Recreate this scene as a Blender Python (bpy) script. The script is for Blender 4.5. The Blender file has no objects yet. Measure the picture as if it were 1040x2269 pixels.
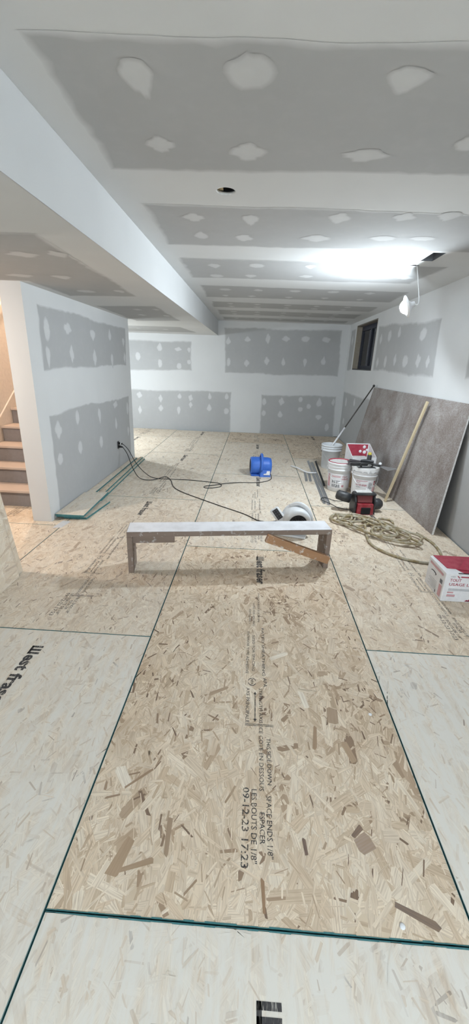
import bpy, bmesh, math, random
from mathutils import Vector, Matrix
random.seed(7)
SC = bpy.context.scene
COL = SC.collection
PI = math.pi

# ------------------------------------------------------------------ camera
CAM_F, PITCH, YAW, ROLL, CAM_H = 887.3, .355, -.038, .0374, 1.476
fwd = Vector((math.sin(YAW)*math.cos(PITCH), math.cos(YAW)*math.cos(PITCH), -math.sin(PITCH)))
rgt = Vector((math.cos(YAW), -math.sin(YAW), 0)); upv = rgt.cross(fwd)
r2 = rgt*math.cos(ROLL)+upv*math.sin(ROLL); u2 = upv*math.cos(ROLL)-rgt*math.sin(ROLL)
cd = bpy.data.cameras.new('camera'); cam = bpy.data.objects.new('camera', cd); COL.objects.link(cam)
cd.sensor_fit = 'HORIZONTAL'; cd.sensor_width = 36; cd.lens = CAM_F/1040*36; cd.clip_start = .02
cam.matrix_world = Matrix(((r2.x, u2.x, -fwd.x, 0), (r2.y, u2.y, -fwd.y, 0), (r2.z, u2.z, -fwd.z, CAM_H), (0, 0, 0, 1)))
SC.camera = cam
# ------------------------------------------------------------------ world, exposure
w = bpy.data.worlds.new('night'); SC.world = w; w.use_nodes = True
w.node_tree.nodes['Background'].inputs[0].default_value = (.02, .025, .04, 1)
w.node_tree.nodes['Background'].inputs[1].default_value = .3
VS = SC.view_settings
VS.view_transform = 'Standard'; VS.look = 'None'; VS.gamma = 1; VS.use_curve_mapping = False; VS.exposure = 0.38
SC.cycles.max_bounces = 7; SC.cycles.diffuse_bounces = 4; SC.cycles.glossy_bounces = 2; SC.cycles.transmission_bounces = 4; SC.cycles.transparent_max_bounces = 8
SC.cycles.caustics_reflective = False; SC.cycles.caustics_refractive = False
BULB_MAIN, BULB_BACK, BULB_ALCOVE, BULB_HALL, BULB_STAIR = 1350, 2250, 1400, 480, 900      # emission strengths of the bulbs' glass

# ------------------------------------------------------------------ room constants
ZC, ZL, XB, XR, YF = 2.31, 2.02, -.84, 1.919, 9.235
XW, YW0, YW1, XW2 = -1.872, 3.46, 6.25, -2.05
XL, SW, Y0 = -.522, 1.215, .648

# ------------------------------------------------------------------ materials
def nmat(name):
    m = bpy.data.materials.new(name); m.use_nodes = True
    nt = m.node_tree; b = nt.nodes['Principled BSDF']
    return m, nt, b
def N(nt, typ, **kw):
    n = nt.nodes.new(typ)
    for k, v in kw.items(): setattr(n, k, v)
    return n
def L(nt, a, b): nt.links.new(a, b)
def mixc(nt, fac, a, b, mode='MIX'):
    n = N(nt, 'ShaderNodeMix', data_type='RGBA', blend_type=mode)
    for sock, v in ((n.inputs[0], fac), (n.inputs[6], a), (n.inputs[7], b)):
        if isinstance(v, (int, float)): sock.default_value = v
        elif isinstance(v, tuple): sock.default_value = v+(1,) if len(v) == 3 else v
        else: L(nt, v, sock)
    return n.outputs[2]
def math_n(nt, op, a, b=None, clamp=False):
    n = N(nt, 'ShaderNodeMath', operation=op, use_clamp=clamp)
    for s, v in zip(n.inputs, (a, b)):
        if v is None: continue
        if isinstance(v, (int, float)): s.default_value = v
        else: L(nt, v, s)
    return n.outputs[0]
def noise(nt, vec, scale, detail=3, rough=.5, dist=0):
    n = N(nt, 'ShaderNodeTexNoise'); n.inputs['Scale'].default_value = scale
    n.inputs['Detail'].default_value = detail; n.inputs['Roughness'].default_value = rough
    n.inputs['Distortion'].default_value = dist
    if vec is not None: L(nt, vec, n.inputs['Vector'])
    return n.outputs['Fac']
def ramp(nt, fac, stops):
    n = N(nt, 'ShaderNodeValToRGB'); cr = n.color_ramp
    while len(cr.elements) > 1: cr.elements.remove(cr.elements[-1])
    cr.elements[0].position = stops[0][0]; cr.elements[0].color = tuple(stops[0][1])+(1,)
    for p, c in stops[1:]:
        e = cr.elements.new(p); e.color = tuple(c)+(1,)
    L(nt, fac, n.inputs[0]); return n.outputs[0]
def objco(nt): return N(nt, 'ShaderNodeTexCoord').outputs['Object']
def bump(nt, b, h, strength=.2, dist=.002):
    n = N(nt, 'ShaderNodeBump'); n.inputs['Strength'].default_value = strength; n.inputs['Distance'].default_value = dist
    L(nt, h, n.inputs['Height']); L(nt, n.outputs[0], b.inputs['Normal'])
def plain(name, col, rough=.5, metal=0, spots=None, amt=.3, scale=30, **kw):
    m, nt, b = nmat(name)
    b.inputs['Roughness'].default_value = rough; b.inputs['Metallic'].default_value = metal
    co = objco(nt); f = noise(nt, co, scale, 4, .6)
    c2 = spots if spots else tuple(x*.75 for x in col)
    f2 = math_n(nt, 'MULTIPLY', ramp(nt, f, [(.42, (0, 0, 0)), (.68, (1, 1, 1))]), amt)
    L(nt, mixc(nt, f2, tuple(col), tuple(c2)), b.inputs['Base Color'])
    for k, v in kw.items(): b.inputs[k].default_value = v
    return m
def emis(name, col, s):
    m, nt, b = nmat(name)
    b.inputs['Base Color'].default_value = (.9, .9, .9, 1)
    b.inputs['Emission Color'].default_value = col+(1,); b.inputs['Emission Strength'].default_value = s
    return m

def make_drywall():
    m, nt, b = nmat('drywall')
    b.inputs['Roughness'].default_value = .9; b.inputs['Specular IOR Level'].default_value = .2
    at = N(nt, 'ShaderNodeAttribute', attribute_name='paper')
    co = N(nt, 'ShaderNodeNewGeometry').outputs['Position']
    n1 = noise(nt, co, 2.2, 2, .55); n2 = noise(nt, co, 14, 2, .6)
    f = math_n(nt, 'ADD', at.outputs['Fac'], math_n(nt, 'MULTIPLY', math_n(nt, 'SUBTRACT', n2, .5), .25), True)
    f = math_n(nt, 'MULTIPLY', f, ramp(nt, at.outputs['Fac'], [(0, (0, 0, 0)), (.08, (1, 1, 1))]))
    mud = mixc(nt, n1, (.61, .62, .625), (.68, .69, .695))
    pap = mixc(nt, n1, (.405, .41, .415), (.45, .455, .46))
    L(nt, mixc(nt, f, mud, pap), b.inputs['Base Color'])
    return m
def make_osb(flakes):
    m, nt, b = nmat('osb_strands' if flakes else 'osb')
    b.inputs['Roughness'].default_value = .75; b.inputs['Specular IOR Level'].default_value = .2
    oi = N(nt, 'ShaderNodeObjectInfo')
    sep = N(nt, 'ShaderNodeSeparateColor'); L(nt, oi.outputs['Color'], sep.inputs[0])
    tc = objco(nt)
    if flakes:
        ta = N(nt, 'ShaderNodeAttribute', attribute_name='tone'); col = ta.outputs['Color']; fleck = ta.outputs['Alpha']
        uv = N(nt, 'ShaderNodeAttribute', attribute_name='strand_uv').outputs['Vector']
        g = noise(nt, uv, 1, 2, .6)
        col = mixc(nt, math_n(nt, 'MULTIPLY', ramp(nt, g, [(.42, (0, 0, 0)), (.72, (1, 1, 1))]), .55), col, (.33, .225, .14))
    else:
        col = mixc(nt, noise(nt, tc, 20, 2), (.62, .50, .36), (.72, .60, .45))
    dm = N(nt, 'ShaderNodeMapping'); dm.inputs['Scale'].default_value = (26, 5, 8); L(nt, tc, dm.inputs[0])
    d2 = noise(nt, dm.outputs[0], 1, 3, .65)
    df = math_n(nt, 'MULTIPLY', sep.outputs[0], math_n(nt, 'ADD', math_n(nt, 'MULTIPLY', d2, 2.6), -.35), True)
    if flakes: df = math_n(nt, 'MULTIPLY', df, fleck)
    sn = N(nt, 'ShaderNodeMapping'); sn.inputs['Scale'].default_value = (6, 4, 4); L(nt, tc, sn.inputs[0])
    stn = ramp(nt, noise(nt, sn.outputs[0], 1, 3, .6, .5), [(.52, (0, 0, 0)), (.78, (1, 1, 1))])
    col = mixc(nt, math_n(nt, 'MULTIPLY', stn, .38), col, (.36, .245, .16))
    L(nt, mixc(nt, df, col, (.755, .72, .655)), b.inputs['Base Color'])
    return m
def make_ink():
    m, nt, b = nmat('ink')
    b.inputs['Base Color'].default_value = (.05, .05, .055, 1); b.inputs['Roughness'].default_value = .8
    co = objco(nt); f = noise(nt, co, 90, 3, .7)
    L(nt, ramp(nt, f, [(.28, (.22, .22, .22)), (.54, (.88, .88, .88))]), b.inputs['Alpha'])
    return m
def make_bigink():
    m, nt, b = nmat('bold_ink')
    b.inputs['Base Color'].default_value = (.05, .048, .05, 1); b.inputs['Roughness'].default_value = .8
    co = objco(nt); mp = N(nt, 'ShaderNodeMapping'); mp.inputs['Scale'].default_value = (300, 30, 1); L(nt, co, mp.inputs[0])
    L(nt, ramp(nt, noise(nt, mp.outputs[0], 1, 2, .6), [(.34, (.3, .3, .3)), (.5, (1, 1, 1))]), b.inputs['Alpha'])
    return m
def make_board():
    m, nt, b = nmat('board_back')
    b.inputs['Roughness'].default_value = .85; b.inputs['Specular IOR Level'].default_value = .25
    co = objco(nt)
    n1 = noise(nt, co, 2.6, 4, .65, .3); n2 = noise(nt, co, 70, 4, .75)
    f = math_n(nt, 'ADD', math_n(nt, 'MULTIPLY', n1, .55), math_n(nt, 'MULTIPLY', n2, .55))
    c = ramp(nt, f, [(.40, (.18, .14, .125)), (.54, (.275, .245, .232)), (.70, (.42, .405, .40))])
    L(nt, c, b.inputs['Base Color'])
    return m
def make_wood(name, c1, c2, plaster=(.6, .6, .6), amt=.5, ax=0):
    m, nt, b = nmat(name)
    b.inputs['Roughness'].default_value = .8
    co = objco(nt); mp = N(nt, 'ShaderNodeMapping'); s = [40, 40, 40]; s[ax] = 3
    mp.inputs['Scale'].default_value = s; L(nt, co, mp.inputs[0])
    g = noise(nt, mp.outputs[0], 1, 4, .6)
    c = mixc(nt, g, c1, c2)
    p = ramp(nt, noise(nt, co, 22, 5, .65), [(.56, (0, 0, 0)), (.64, (1, 1, 1))])
    c = mixc(nt, math_n(nt, 'MULTIPLY', p, amt), c, plaster)
    L(nt, c, b.inputs['Base Color']); return m
DRY, OSB, STRAND, INK, BINK, BOARD = make_drywall(), make_osb(False), make_osb(True), make_ink(), make_bigink(), make_board()
TEAL = plain('teal_edge_seal', (.04, .17, .185), .7, spots=(.10, .24, .24), amt=.6, scale=60)
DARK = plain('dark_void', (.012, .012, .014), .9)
BLACKP = plain('black_plastic', (.025, .026, .03), .45, spots=(.12, .12, .12), amt=.35)
BLACKR = plain('black_rubber', (.018, .018, .018), .6)
WHITEP = plain('white_plastic', (.80, .81, .83), .45, spots=(.66, .66, .66), amt=.5, scale=14)
DUSTYP = plain('dusty_white_plastic', (.62, .61, .59), .7, spots=(.45, .44, .42), amt=.6, scale=25)
CLEARP = plain('natural_plastic', (.74, .77, .80), .4, spots=(.64, .66, .69), amt=.5, scale=12)
PAPER = plain('label_paper', (.78, .78, .80), .6)
REDP = plain('red_print', (.36, .025, .055), .6, spots=(.5, .12, .14), amt=.4, scale=20)
REDBODY = plain('red_plastic', (.30, .018, .03), .4, spots=(.55, .2, .2), amt=.4, scale=25)
GREYP = plain('grey_print', (.17, .18, .20), .7)
PINKP = plain('pink_print', (.62, .36, .38), .7)
CARD = plain('cardboard', (.30, .19, .10), .85)
WHITEFAN = plain('pale_grey_plastic', (.68, .70, .72), .45, spots=(.7, .7, .7), amt=.4)
BLUE = plain('blue_plastic', (.035, .14, .55), .45, spots=(.08, .2, .6), amt=.4)
STEEL = plain('galvanised_steel', (.62, .63, .65), .35, .9)
HOSE = plain('hose_rubber', (.30, .235, .125), .55, spots=(.52, .49, .42), amt=.85, scale=18)
BENCHTOP = plain('plastered_bench_top', (.80, .81, .85), .8, spots=(.6, .6, .62), amt=.5, scale=10)
BENCHW = make_wood('bench_wood', (.185, .135, .105), (.275, .215, .18), (.6, .59, .58), .6)
BRACEW = make_wood('brace_wood', (.33, .17, .085), (.42, .25, .14), (.66, .63, .6), .8)
PINE = make_wood('pine', (.52, .41, .25), (.62, .51, .34), (.6, .55, .45), .2)
JAMB = make_wood('window_jamb_wood', (.27, .235, .185), (.36, .32, .26), (.5, .5, .48), .2, 2)
TREAD = make_wood('stair_tread_wood', (.52, .43, .37), (.58, .49, .43), (.6, .52, .47), .2)
RISER = plain('stair_riser_paint', (.27, .25, .25), .8)
STAIRWALL = plain('stair_wall_paint', (.74, .68, .61), .8)
NAVY = plain('navy_window_frame', (.012, .016, .035), .4)
GYPS = plain('gypsum_core', (.78, .78, .77), .9, spots=(.4, .4, .4), amt=.5, scale=50)
IRON = plain('window_well_steel', (.22, .24, .27), .6)
def make_glass():
    m, nt, b = nmat('window_glass')
    b.inputs['Base Color'].default_value = (.75, .8, .85, 1); b.inputs['Roughness'].default_value = .02
    b.inputs['Transmission Weight'].default_value = 1; b.inputs['IOR'].default_value = 1.2
    return m
GLASS = make_glass()

# ------------------------------------------------------------------ mesh helpers
def frame(ex, ey, ez, o=(0, 0, 0)):
    return Matrix(((ex[0], ey[0], ez[0], o[0]), (ex[1], ey[1], ez[1], o[1]), (ex[2], ey[2], ez[2], o[2]), (0, 0, 0, 1)))
def along(d, up=(0, 0, 1)):
    z = Vector(d).normalized(); u = Vector(up)
    if abs(z.dot(u)) > .98: u = Vector((1, 0, 0))
    x = u.cross(z).normalized(); return x, z.cross(x), z
class M:
    def __init__(s): s.v = []; s.f = []; s.m = []; s.sm = []; s.a = None
    def add(s, vs, fs, mi=0, smooth=False):
        o = len(s.v); s.v += [tuple(p) for p in vs]
        for f in fs: s.f.append([i+o for i in f]); s.m.append(mi); s.sm.append(smooth)
        return s
    def box(s, c, size, R=None, mi=0, bev=0):
        x, y, z = (k/2 for k in size)
        if bev:
            bm = bmesh.new(); bmesh.ops.create_cube(bm, size=1)
            bmesh.ops.scale(bm, vec=size, verts=bm.verts)
            bmesh.ops.bevel(bm, geom=list(bm.edges), offset=bev, segments=2, affect='EDGES', profile=.5)
            vs = [v.co.copy() for v in bm.verts]; bm.verts.index_update(); fs = [[v.index for v in f.verts] for f in bm.faces]; bm.free()
        else:
            vs = [Vector(p) for p in ((-x, -y, -z), (x, -y, -z), (x, y, -z), (-x, y, -z), (-x, -y, z), (x, -y, z), (x, y, z), (-x, y, z))]
            fs = [(3, 2, 1, 0), (4, 5, 6, 7), (0, 1, 5, 4), (1, 2, 6, 5), (2, 3, 7, 6), (3, 0, 4, 7)]
        if R is not None: vs = [R @ v for v in vs]
        c = Vector(c); return s.add([v+c for v in vs], fs, mi)
    def hexa(s, vs, mis=None):   # 8 points ordered like box: bottom 4, top 4
        fs = [(3, 2, 1, 0), (4, 5, 6, 7), (0, 1, 5, 4), (1, 2, 6, 5), (2, 3, 7, 6), (3, 0, 4, 7)]
        o = len(s.v); s.v += [tuple(p) for p in vs]
        for k, f in enumerate(fs): s.f.append([i+o for i in f]); s.m.append(mis[k] if mis else 0); s.sm.append(False)
        return s
    def cyl(s, p0, p1, r0, r1=None, n=20, cap=True, mi=0):
        r1 = r0 if r1 is None else r1; p0, p1 = Vector(p0), Vector(p1); x, y, z = along(p1-p0)
        vs = []
        for p, r in ((p0, r0), (p1, r1)):
            for i in range(n):
                a = 2*PI*i/n; vs.append(p+x*(r*math.cos(a))+y*(r*math.sin(a)))
        s.add(vs, [(i, (i+1) % n, n+(i+1) % n, n+i) for i in range(n)], mi, True)
        if cap: s.add(vs[:n], [tuple(range(n))[::-1]], mi); s.add(vs[n:], [tuple(range(n))], mi)
        return s
    def lathe(s, prof, o=(0, 0, 0), axis=(0, 0, 1), n=32, mi=0, smooth=True, a0=0, a1=2*PI):
        x, y, z = along(axis, (0, 1, 0)); o = Vector(o); full = abs(a1-a0-2*PI) < 1e-6
        k = n if full else n+1; vs = []
        for r, h in prof:
            for i in range(k):
                a = a0+(a1-a0)*i/n; vs.append(o+x*(r*math.cos(a))+y*(r*math.sin(a))+z*h)
        fs = []
        for j in range(len(prof)-1):
            for i in range(n):
                i2 = (i+1) % k if full else i+1
                fs.append((j*k+i, j*k+i2, (j+1)*k+i2, (j+1)*k+i))
        return s.add(vs, fs, mi, smooth)
    def tube(s, pts, r, n=8, mi=0, closed=False, cap=True):
        pts = [Vector(p) for p in pts]; m = len(pts); vs = []; up = None
        for i, p in enumerate(pts):
            a = pts[i-1] if i or closed else p; b = pts[(i+1) % m] if i < m-1 or closed else p
            t = (b-a); t = t.normalized() if t.length > 1e-9 else Vector((1, 0, 0))
            if up is None: x, y, _ = along(t)
            else:
                x = (up-t*up.dot(t)).normalized(); y = t.cross(x)
            up = x; rr = r(i/(m-1)) if callable(r) else r
            for k in range(n):
                q = 2*PI*k/n; vs.append(p+x*(rr*math.cos(q))+y*(rr*math.sin(q)))
        fs = []
        for i in range(m if closed else m-1):
            j = (i+1) % m
            for k in range(n): fs.append((i*n+k, i*n+(k+1) % n, j*n+(k+1) % n, j*n+k))
        s.add(vs, fs, mi, True)
        if cap and not closed: s.add(vs[:n], [tuple(range(n))[::-1]], mi); s.add(vs[-n:], [tuple(range(n))], mi)
        return s
    def prism(s, poly, ex, ey, ez, o, th, mi=0):   # polygon in ex,ey, extruded along ez
        ex, ey, ez, o = map(Vector, (ex, ey, ez, o)); n = len(poly)
        a = [o+ex*p[0]+ey*p[1] for p in poly]; b = [p+ez*th for p in a]
        return s.add(a+b, [tuple(range(n))[::-1], tuple(range(n, 2*n))]+[(i, (i+1) % n, n+(i+1) % n, n+i) for i in range(n)], mi)
    def obj(s, name, mats, parent=None, loc=None, attr=None, recalc=True):
        me = bpy.data.meshes.new(name); me.from_pydata(s.v, [], s.f)
        for mt in (mats if isinstance(mats, (list, tuple)) else [mats]): me.materials.append(mt)
        me.polygons.foreach_set('material_index', s.m); me.polygons.foreach_set('use_smooth', s.sm)
        if attr is not None:
            at = me.attributes.new('paper', 'FLOAT', 'POINT'); at.data.foreach_set('value', attr)
        if recalc:
            bm = bmesh.new(); bm.from_mesh(me); bmesh.ops.remove_doubles(bm, verts=bm.verts, dist=1e-6)
            bmesh.ops.recalc_face_normals(bm, faces=bm.faces); bm.to_mesh(me); bm.free()
        ob = bpy.data.objects.new(name, me); COL.objects.link(ob)
        if parent: ob.parent = parent
        if loc is not None: ob.location = loc
        return ob
def tag(o, label=None, cat=None, group=None, kind=None):
    for k, v in (('label', label), ('category', cat), ('group', group), ('kind', kind)):
        if v: o[k] = v
    return o
def thing(name, label, cat, loc=(0, 0, 0), rz=0, group=None):
    o = bpy.data.objects.new(name, None); COL.objects.link(o); o.location = loc; o.rotation_euler = (0, 0, rz); o.empty_display_size = .05
    return tag(o, label, cat, group)
def struct(o): o['kind'] = 'structure'; return o
def smooth_path(pts, k=8, closed=False):
    pts = [Vector(p) for p in pts]; n = len(pts); out = []
    for i in range(n if closed else n-1):
        if closed: p0, p1, p2, p3 = pts[i-1], pts[i], pts[(i+1) % n], pts[(i+2) % n]
        else: p0, p1, p2, p3 = pts[max(i-1, 0)], pts[i], pts[i+1], pts[min(i+2, n-1)]
        for j in range(k):
            t = j/k; t2 = t*t; t3 = t2*t
            out.append(.5*((2*p1)+(p2-p0)*t+(2*p0-5*p1+4*p2-p3)*t2+(3*p1-p0-3*p2+p3)*t3))
    if not closed: out.append(pts[-1])
    return out
_tc = {}
def text_geo(s, bold=0):
    if (s, bold) in _tc: return _tc[(s, bold)]
    cu = bpy.data.curves.new('t', 'FONT'); cu.body = s; cu.size = 1; cu.resolution_u = 2; cu.offset = bold
    ob = bpy.data.objects.new('t', cu); COL.objects.link(ob); bpy.context.view_layer.update()
    me = bpy.data.meshes.new_from_object(ob.evaluated_get(bpy.context.evaluated_depsgraph_get()))
    vs = [tuple(v.co) for v in me.vertices]; fs = [tuple(p.vertices) for p in me.polygons]
    bpy.data.objects.remove(ob); bpy.data.meshes.remove(me); bpy.data.curves.remove(cu)
    x0 = min(v[0] for v in vs); x1 = max(v[0] for v in vs); y0 = min(v[1] for v in vs); y1 = max(v[1] for v in vs)
    vs = [((v[0]-x0)/(x1-x0), (v[1]-y0)/(y1-y0)) for v in vs]
    _tc[(s, bold)] = (vs, fs); return vs, fs
def put_text(mb, s, fn, length, height, bold=0, mi=0):     # fn(tx,ty)->point, tx in 0..length, ty in 0..height
    vs, fs = text_geo(s, bold); mb.add([fn(a*length, b*height) for a, b in vs], fs, mi)

# ------------------------------------------------------------------ structure: planes with openings, plasterboard panels
def plane_fn(ax, val, sgn):
    def f(a, b, off=0):
        q = [a, b]; q.insert(ax, val+sgn*off); return tuple(q)
    return f
def plane_holes(a0, a1, b0, b1, rects, circles, P):
    mb = M(); A = {a0, a1}; B = {b0, b1}; boxes = []
    for r in rects: A |= {r[0], r[1]}; B |= {r[2], r[3]}; boxes.append((r[0], r[1], r[2], r[3], None))
    for c in circles:
        q = c[2]*1.3; A |= {c[0]-q, c[0]+q}; B |= {c[1]-q, c[1]+q}; boxes.append((c[0]-q, c[0]+q, c[1]-q, c[1]+q, c))
    A = sorted(A); B = sorted(B)
    for i in range(len(A)-1):
        for j in range(len(B)-1):
            ca, cb = (A[i]+A[i+1])/2, (B[j]+B[j+1])/2; hit = None
            for bx in boxes:
                if bx[0] < ca < bx[1] and bx[2] < cb < bx[3]: hit = bx
            if hit is None: mb.add([P(A[i], B[j]), P(A[i+1], B[j]), P(A[i+1], B[j+1]), P(A[i], B[j+1])], [(0, 1, 2, 3)])
    for bx in boxes:
        c = bx[4]
        if not c: continue
        n = 32; h = c[2]*1.3; inn = []; out = []
        for k in range(n):
            t = 2*PI*k/n+PI/4; x, y = math.cos(t), math.sin(t); sc = h/max(abs(x), abs(y)); rj = c[2]*random.uniform(.94, 1.04)
            inn.append(P(c[0]+rj*x, c[1]+rj*y)); out.append(P(c[0]+sc*x, c[1]+sc*y))
        mb.add(inn+out, [(k, (k+1) % n, n+(k+1) % n, n+k) for k in range(n)])
    return mb
def resample(poly, step, wob, rnd):
    out = []; n = len(poly)
    for i in range(n):
        p, q = Vector(poly[i]), Vector(poly[(i+1) % n]); d = q-p; ln = d.length; k = max(1, int(ln/step)); nr = Vector((-d.y, d.x))/max(ln, 1e-6)
        ph = rnd.uniform(0, 6)
        for j in range(k):
            t = j/k; env = min(1, 4*t, 4*(1-t)+.2)
            out.append(p+d*t+nr*(wob*env*(math.sin(t*ln*3.1+ph)*.6+math.sin(t*ln*8.3+2*ph)*.3+rnd.uniform(-.35, .35))))
    return out
_pc = [0]
def board(P, poly, parent, off=.0008, feather=.035, wob=.018, hi=1, lo=.1, name='gypsum_board'):
    _pc[0] += 1; rnd = random.Random(_pc[0])
    area = sum(poly[i][0]*poly[(i+1) % len(poly)][1]-poly[(i+1) % len(poly)][0]*poly[i][1] for i in range(len(poly)))
    if area < 0: poly = poly[::-1]
    o = resample(poly, .06, wob, rnd); n = len(o); inn = []
    for i in range(n):
        d = (o[(i+2) % n]-o[i-2]); nr = Vector((-d.y, d.x)); nr.normalize(); inn.append(o[i]+nr*feather*rnd.uniform(.7, 1.2))
    mb = M(); mb.add([P(p.x, p.y, off) for p in o]+[P(p.x, p.y, off) for p in inn], [(i, (i+1) % n, n+(i+1) % n, n+i) for i in range(n)]+[tuple(range(n, 2*n))])
    return mb.obj(name, DRY, parent, attr=[lo]*n+[hi]*n, recalc=False)
def patch(P, a, b, ra, rb, parent, off=.0016, style=None, core=.22):
    _pc[0] += 1; rnd = random.Random(_pc[0]*13)
    st = style or rnd.choice(['drop', 'star', 'oval']); n = 22; ps = []
    tl = rnd.uniform(-.25, .25); up = rnd.choice([1, 1, -1])
    for k in range(n):
        t = 2*PI*k/n
        if st == 'drop': rr = 1; x = math.cos(t)*(.85-.55*max(0, math.sin(t))); y = math.sin(t)*up*(1.25 if math.sin(t) > 0 else .8)
        elif st == 'star': q = .72+.3*abs(math.cos(2*t+tl*4)); x, y = math.cos(t)*q, math.sin(t)*q
        else: x, y = math.cos(t), math.sin(t)
        j = rnd.uniform(.9, 1.1); x, y = x*j, y*j
        ps.append((a+ra*(x*math.cos(tl)-y*math.sin(tl)*rb/ra*.5), b+rb*(y*math.cos(tl)+x*math.sin(tl)*.6)))
    ins = [(a+(p[0]-a)*.74, b+(p[1]-b)*.74) for p in ps]
    mb = M(); mb.add([P(*p, off) for p in ps]+[P(*p, off) for p in ins]+[P(a, b, off)], [(i, (i+1) % n, n+(i+1) % n, n+i) for i in range(n)]+[(n+i, n+(i+1) % n, 2*n) for i in range(n)])
    return mb.obj('compound_patch', DRY, parent, attr=[.92]*n+[core+.08]*n+[core], recalc=False)
def dress(P, wall, polys, spots, **kw):
    objs = [(pl, board(P, pl, wall, **kw)) for pl in polys]
    for s in spots:
        best = wall
        for pl, ob in objs:
            ins = False; n = len(pl)
            for i in range(n):
                (x1, y1), (x2, y2) = pl[i], pl[(i+1) % n]
                if (y1 > s[1]) != (y2 > s[1]) and s[0] < (x2-x1)*(s[1]-y1)/(y2-y1)+x1: ins = not ins
            if ins: best = ob
        patch(P, s[0], s[1], s[2], s[3], best)

# --- main ceiling
PC = plane_fn(2, ZC, -1)
HOLES = [(-.202, 2.516, .052), (-.207, 4.105, .052), (-.214, 5.773, .052), (1.303, 4.021, .05), (1.331, 8.369, .05), (1.0, -2.4, .05)]
VENT = (1.29, 1.385, 3.575, 3.83)
ceil = struct(plane_holes(XB, XR, -3, YF, [VENT], HOLES, PC).obj('ceiling', DRY))
cp = []
for a, b in ((-.9, .9), (1.48, 2.29), (2.74, 3.55), (3.97, 4.79), (5.23, 6.08), (6.5, 7.1), (7.44, 8.1), (8.5, 9.0)):
    cp.append([(-.70, a-.03), (1.72 if a > 4 else 1.6, a+.03), (1.74 if a > 4 else 1.55, b), (-.73, b)])
csp = [(-.42, 1.63, .07, .1), (-.06, 1.61, .08, .086), (.42, 1.63, .085, .072), (-.44, 2.05, .067, .07), (-.08, 2.1, .085, .08), (.41, 2.11, .103, .06), (.79, 2.0, .06, .06), (-.43, 2.92, .072, .08), (-.08, 2.93, .067, .1), (.45, 2.87, .069, .1), (.82, 2.83, .068, .075), (1.06, 2.79, .082, .079), (-.43, 3.3, .063, .09), (-.13, 3.32, .07, .09), (.37, 3.29, .11, .08), (.82, 3.25, .09, .06), (1.08, 3.23, .09, .05), (-.43, 4.2, .076, .09), (-.04, 4.16, .073, .09), (.44, 4.13, .06, .087), (.9, 4.15, .07, .08), (-.45, 4.66, .076, .085), (-.1, 4.61, .073, .078), (.45, 4.56, .077, .075), (.86, 4.5, .086, .084), (1.4, 4.5, .08, .08), (-.42, 5.45, .08, .08), (-.02, 5.44, .077, .08), (.42, 5.42, .075, .08), (.87, 5.4, .075, .08), (1.3, 5.42, .07, .08), (-.45, 5.9, .06, .07), (-.1, 5.9, .065, .07), (.38, 5.9, .065, .075), (.84, 5.87, .065, .07), (1.3, 5.9, .06, .07)]
for yy in (6.65, 6.95, 7.6, 7.95, 8.65):
    for xx in (-.43, -.03, .42, .85, 1.3): csp.append((xx, yy, .065, .07))
dress(PC, ceil, cp, csp)
# openings in the ceiling: can of dark space above each, with a joist edge showing
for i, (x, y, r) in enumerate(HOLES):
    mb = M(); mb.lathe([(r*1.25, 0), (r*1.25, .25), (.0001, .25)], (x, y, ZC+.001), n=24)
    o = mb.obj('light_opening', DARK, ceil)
    mb = M(); mb.lathe([(r*.93, .0), (r*1.26, .001), (r*1.26, .014), (r*1.0, .014), (r*.93, .0)], (x, y, ZC+.0005), n=24); mb.obj('cut_edge', GYPS, o)
    if i < 3: M().box((x-r*.62, y, ZC+.05), (r*.55, r*2, .06)).obj('joist', PINE, o)
mb = M(); vx0, vx1, vy0, vy1 = VENT
mb.box(((vx0+vx1)/2, (vy0+vy1)/2, ZC+.15), (vx1-vx0+.004, vy1-vy0+.004, .296)); mb.f.pop(0); mb.m.pop(0); mb.sm.pop(0)
mb.obj('duct_opening', IRON, ceil)
# --- dropped ceiling on the left and its vertical face
PL = plane_fn(2, ZL, -1)
mb = M()
mb.add([PL(XW2, -3), PL(XB, -3), PL(XB, YF), PL(XW2, YF)], [(0, 1, 2, 3)])
mb.add([PL(-4.6, -3), PL(XW2, -3), PL(XW2, YW0), PL(-4.6, YW0)], [(0, 1, 2, 3)])
mb.add([PL(-4.6, YW1), PL(XW2, YW1), PL(XW2, YF), PL(-4.6, YF)], [(0, 1, 2, 3)])
low = struct(mb.obj('ceiling_dropped', DRY))
dress(PL, low, [[(-4.2, 2.24), (-1.07, 2.18), (-1.12, 4.08), (-1.8, 4.18), (-1.8, 3.45), (-4.2, 3.4)], [(-1.82, 4.85), (-1.1, 4.72), (-1.1, 6.27), (-1.82, 6.5)], [(-4.2, 7.5), (-1.3, 7.35), (-1.2, 8.6), (-4.2, 8.9)], [(-4.2, -.4), (-1.07, -.4), (-1.07, 1.75), (-4.2, 1.75)]],
      [(-1.37, 2.6, .107, .07), (-1.15, 2.57, .06, .08), (-1.74, 3.23, .11, .07), (-1.44, 3.24, .089, .08), (-1.51, 3.86, .09, .08), (-1.2, 3.8, .06, .08), (-1.4, 5.07, .06, .067), (-1.17, 5.02, .05, .066), (-1.5, 5.64, .067, .084), (-1.18, 5.64, .05, .083), (-1.7, 8.0, .06, .08), (-2.2, 8.0, .06, .08)])
struct(M().box((XB-.025, (YF-3)/2, (ZL+ZC)/2+.0005), (.05, YF+3, ZC-ZL-.002)).obj('wall_bulkhead', DRY))
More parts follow.
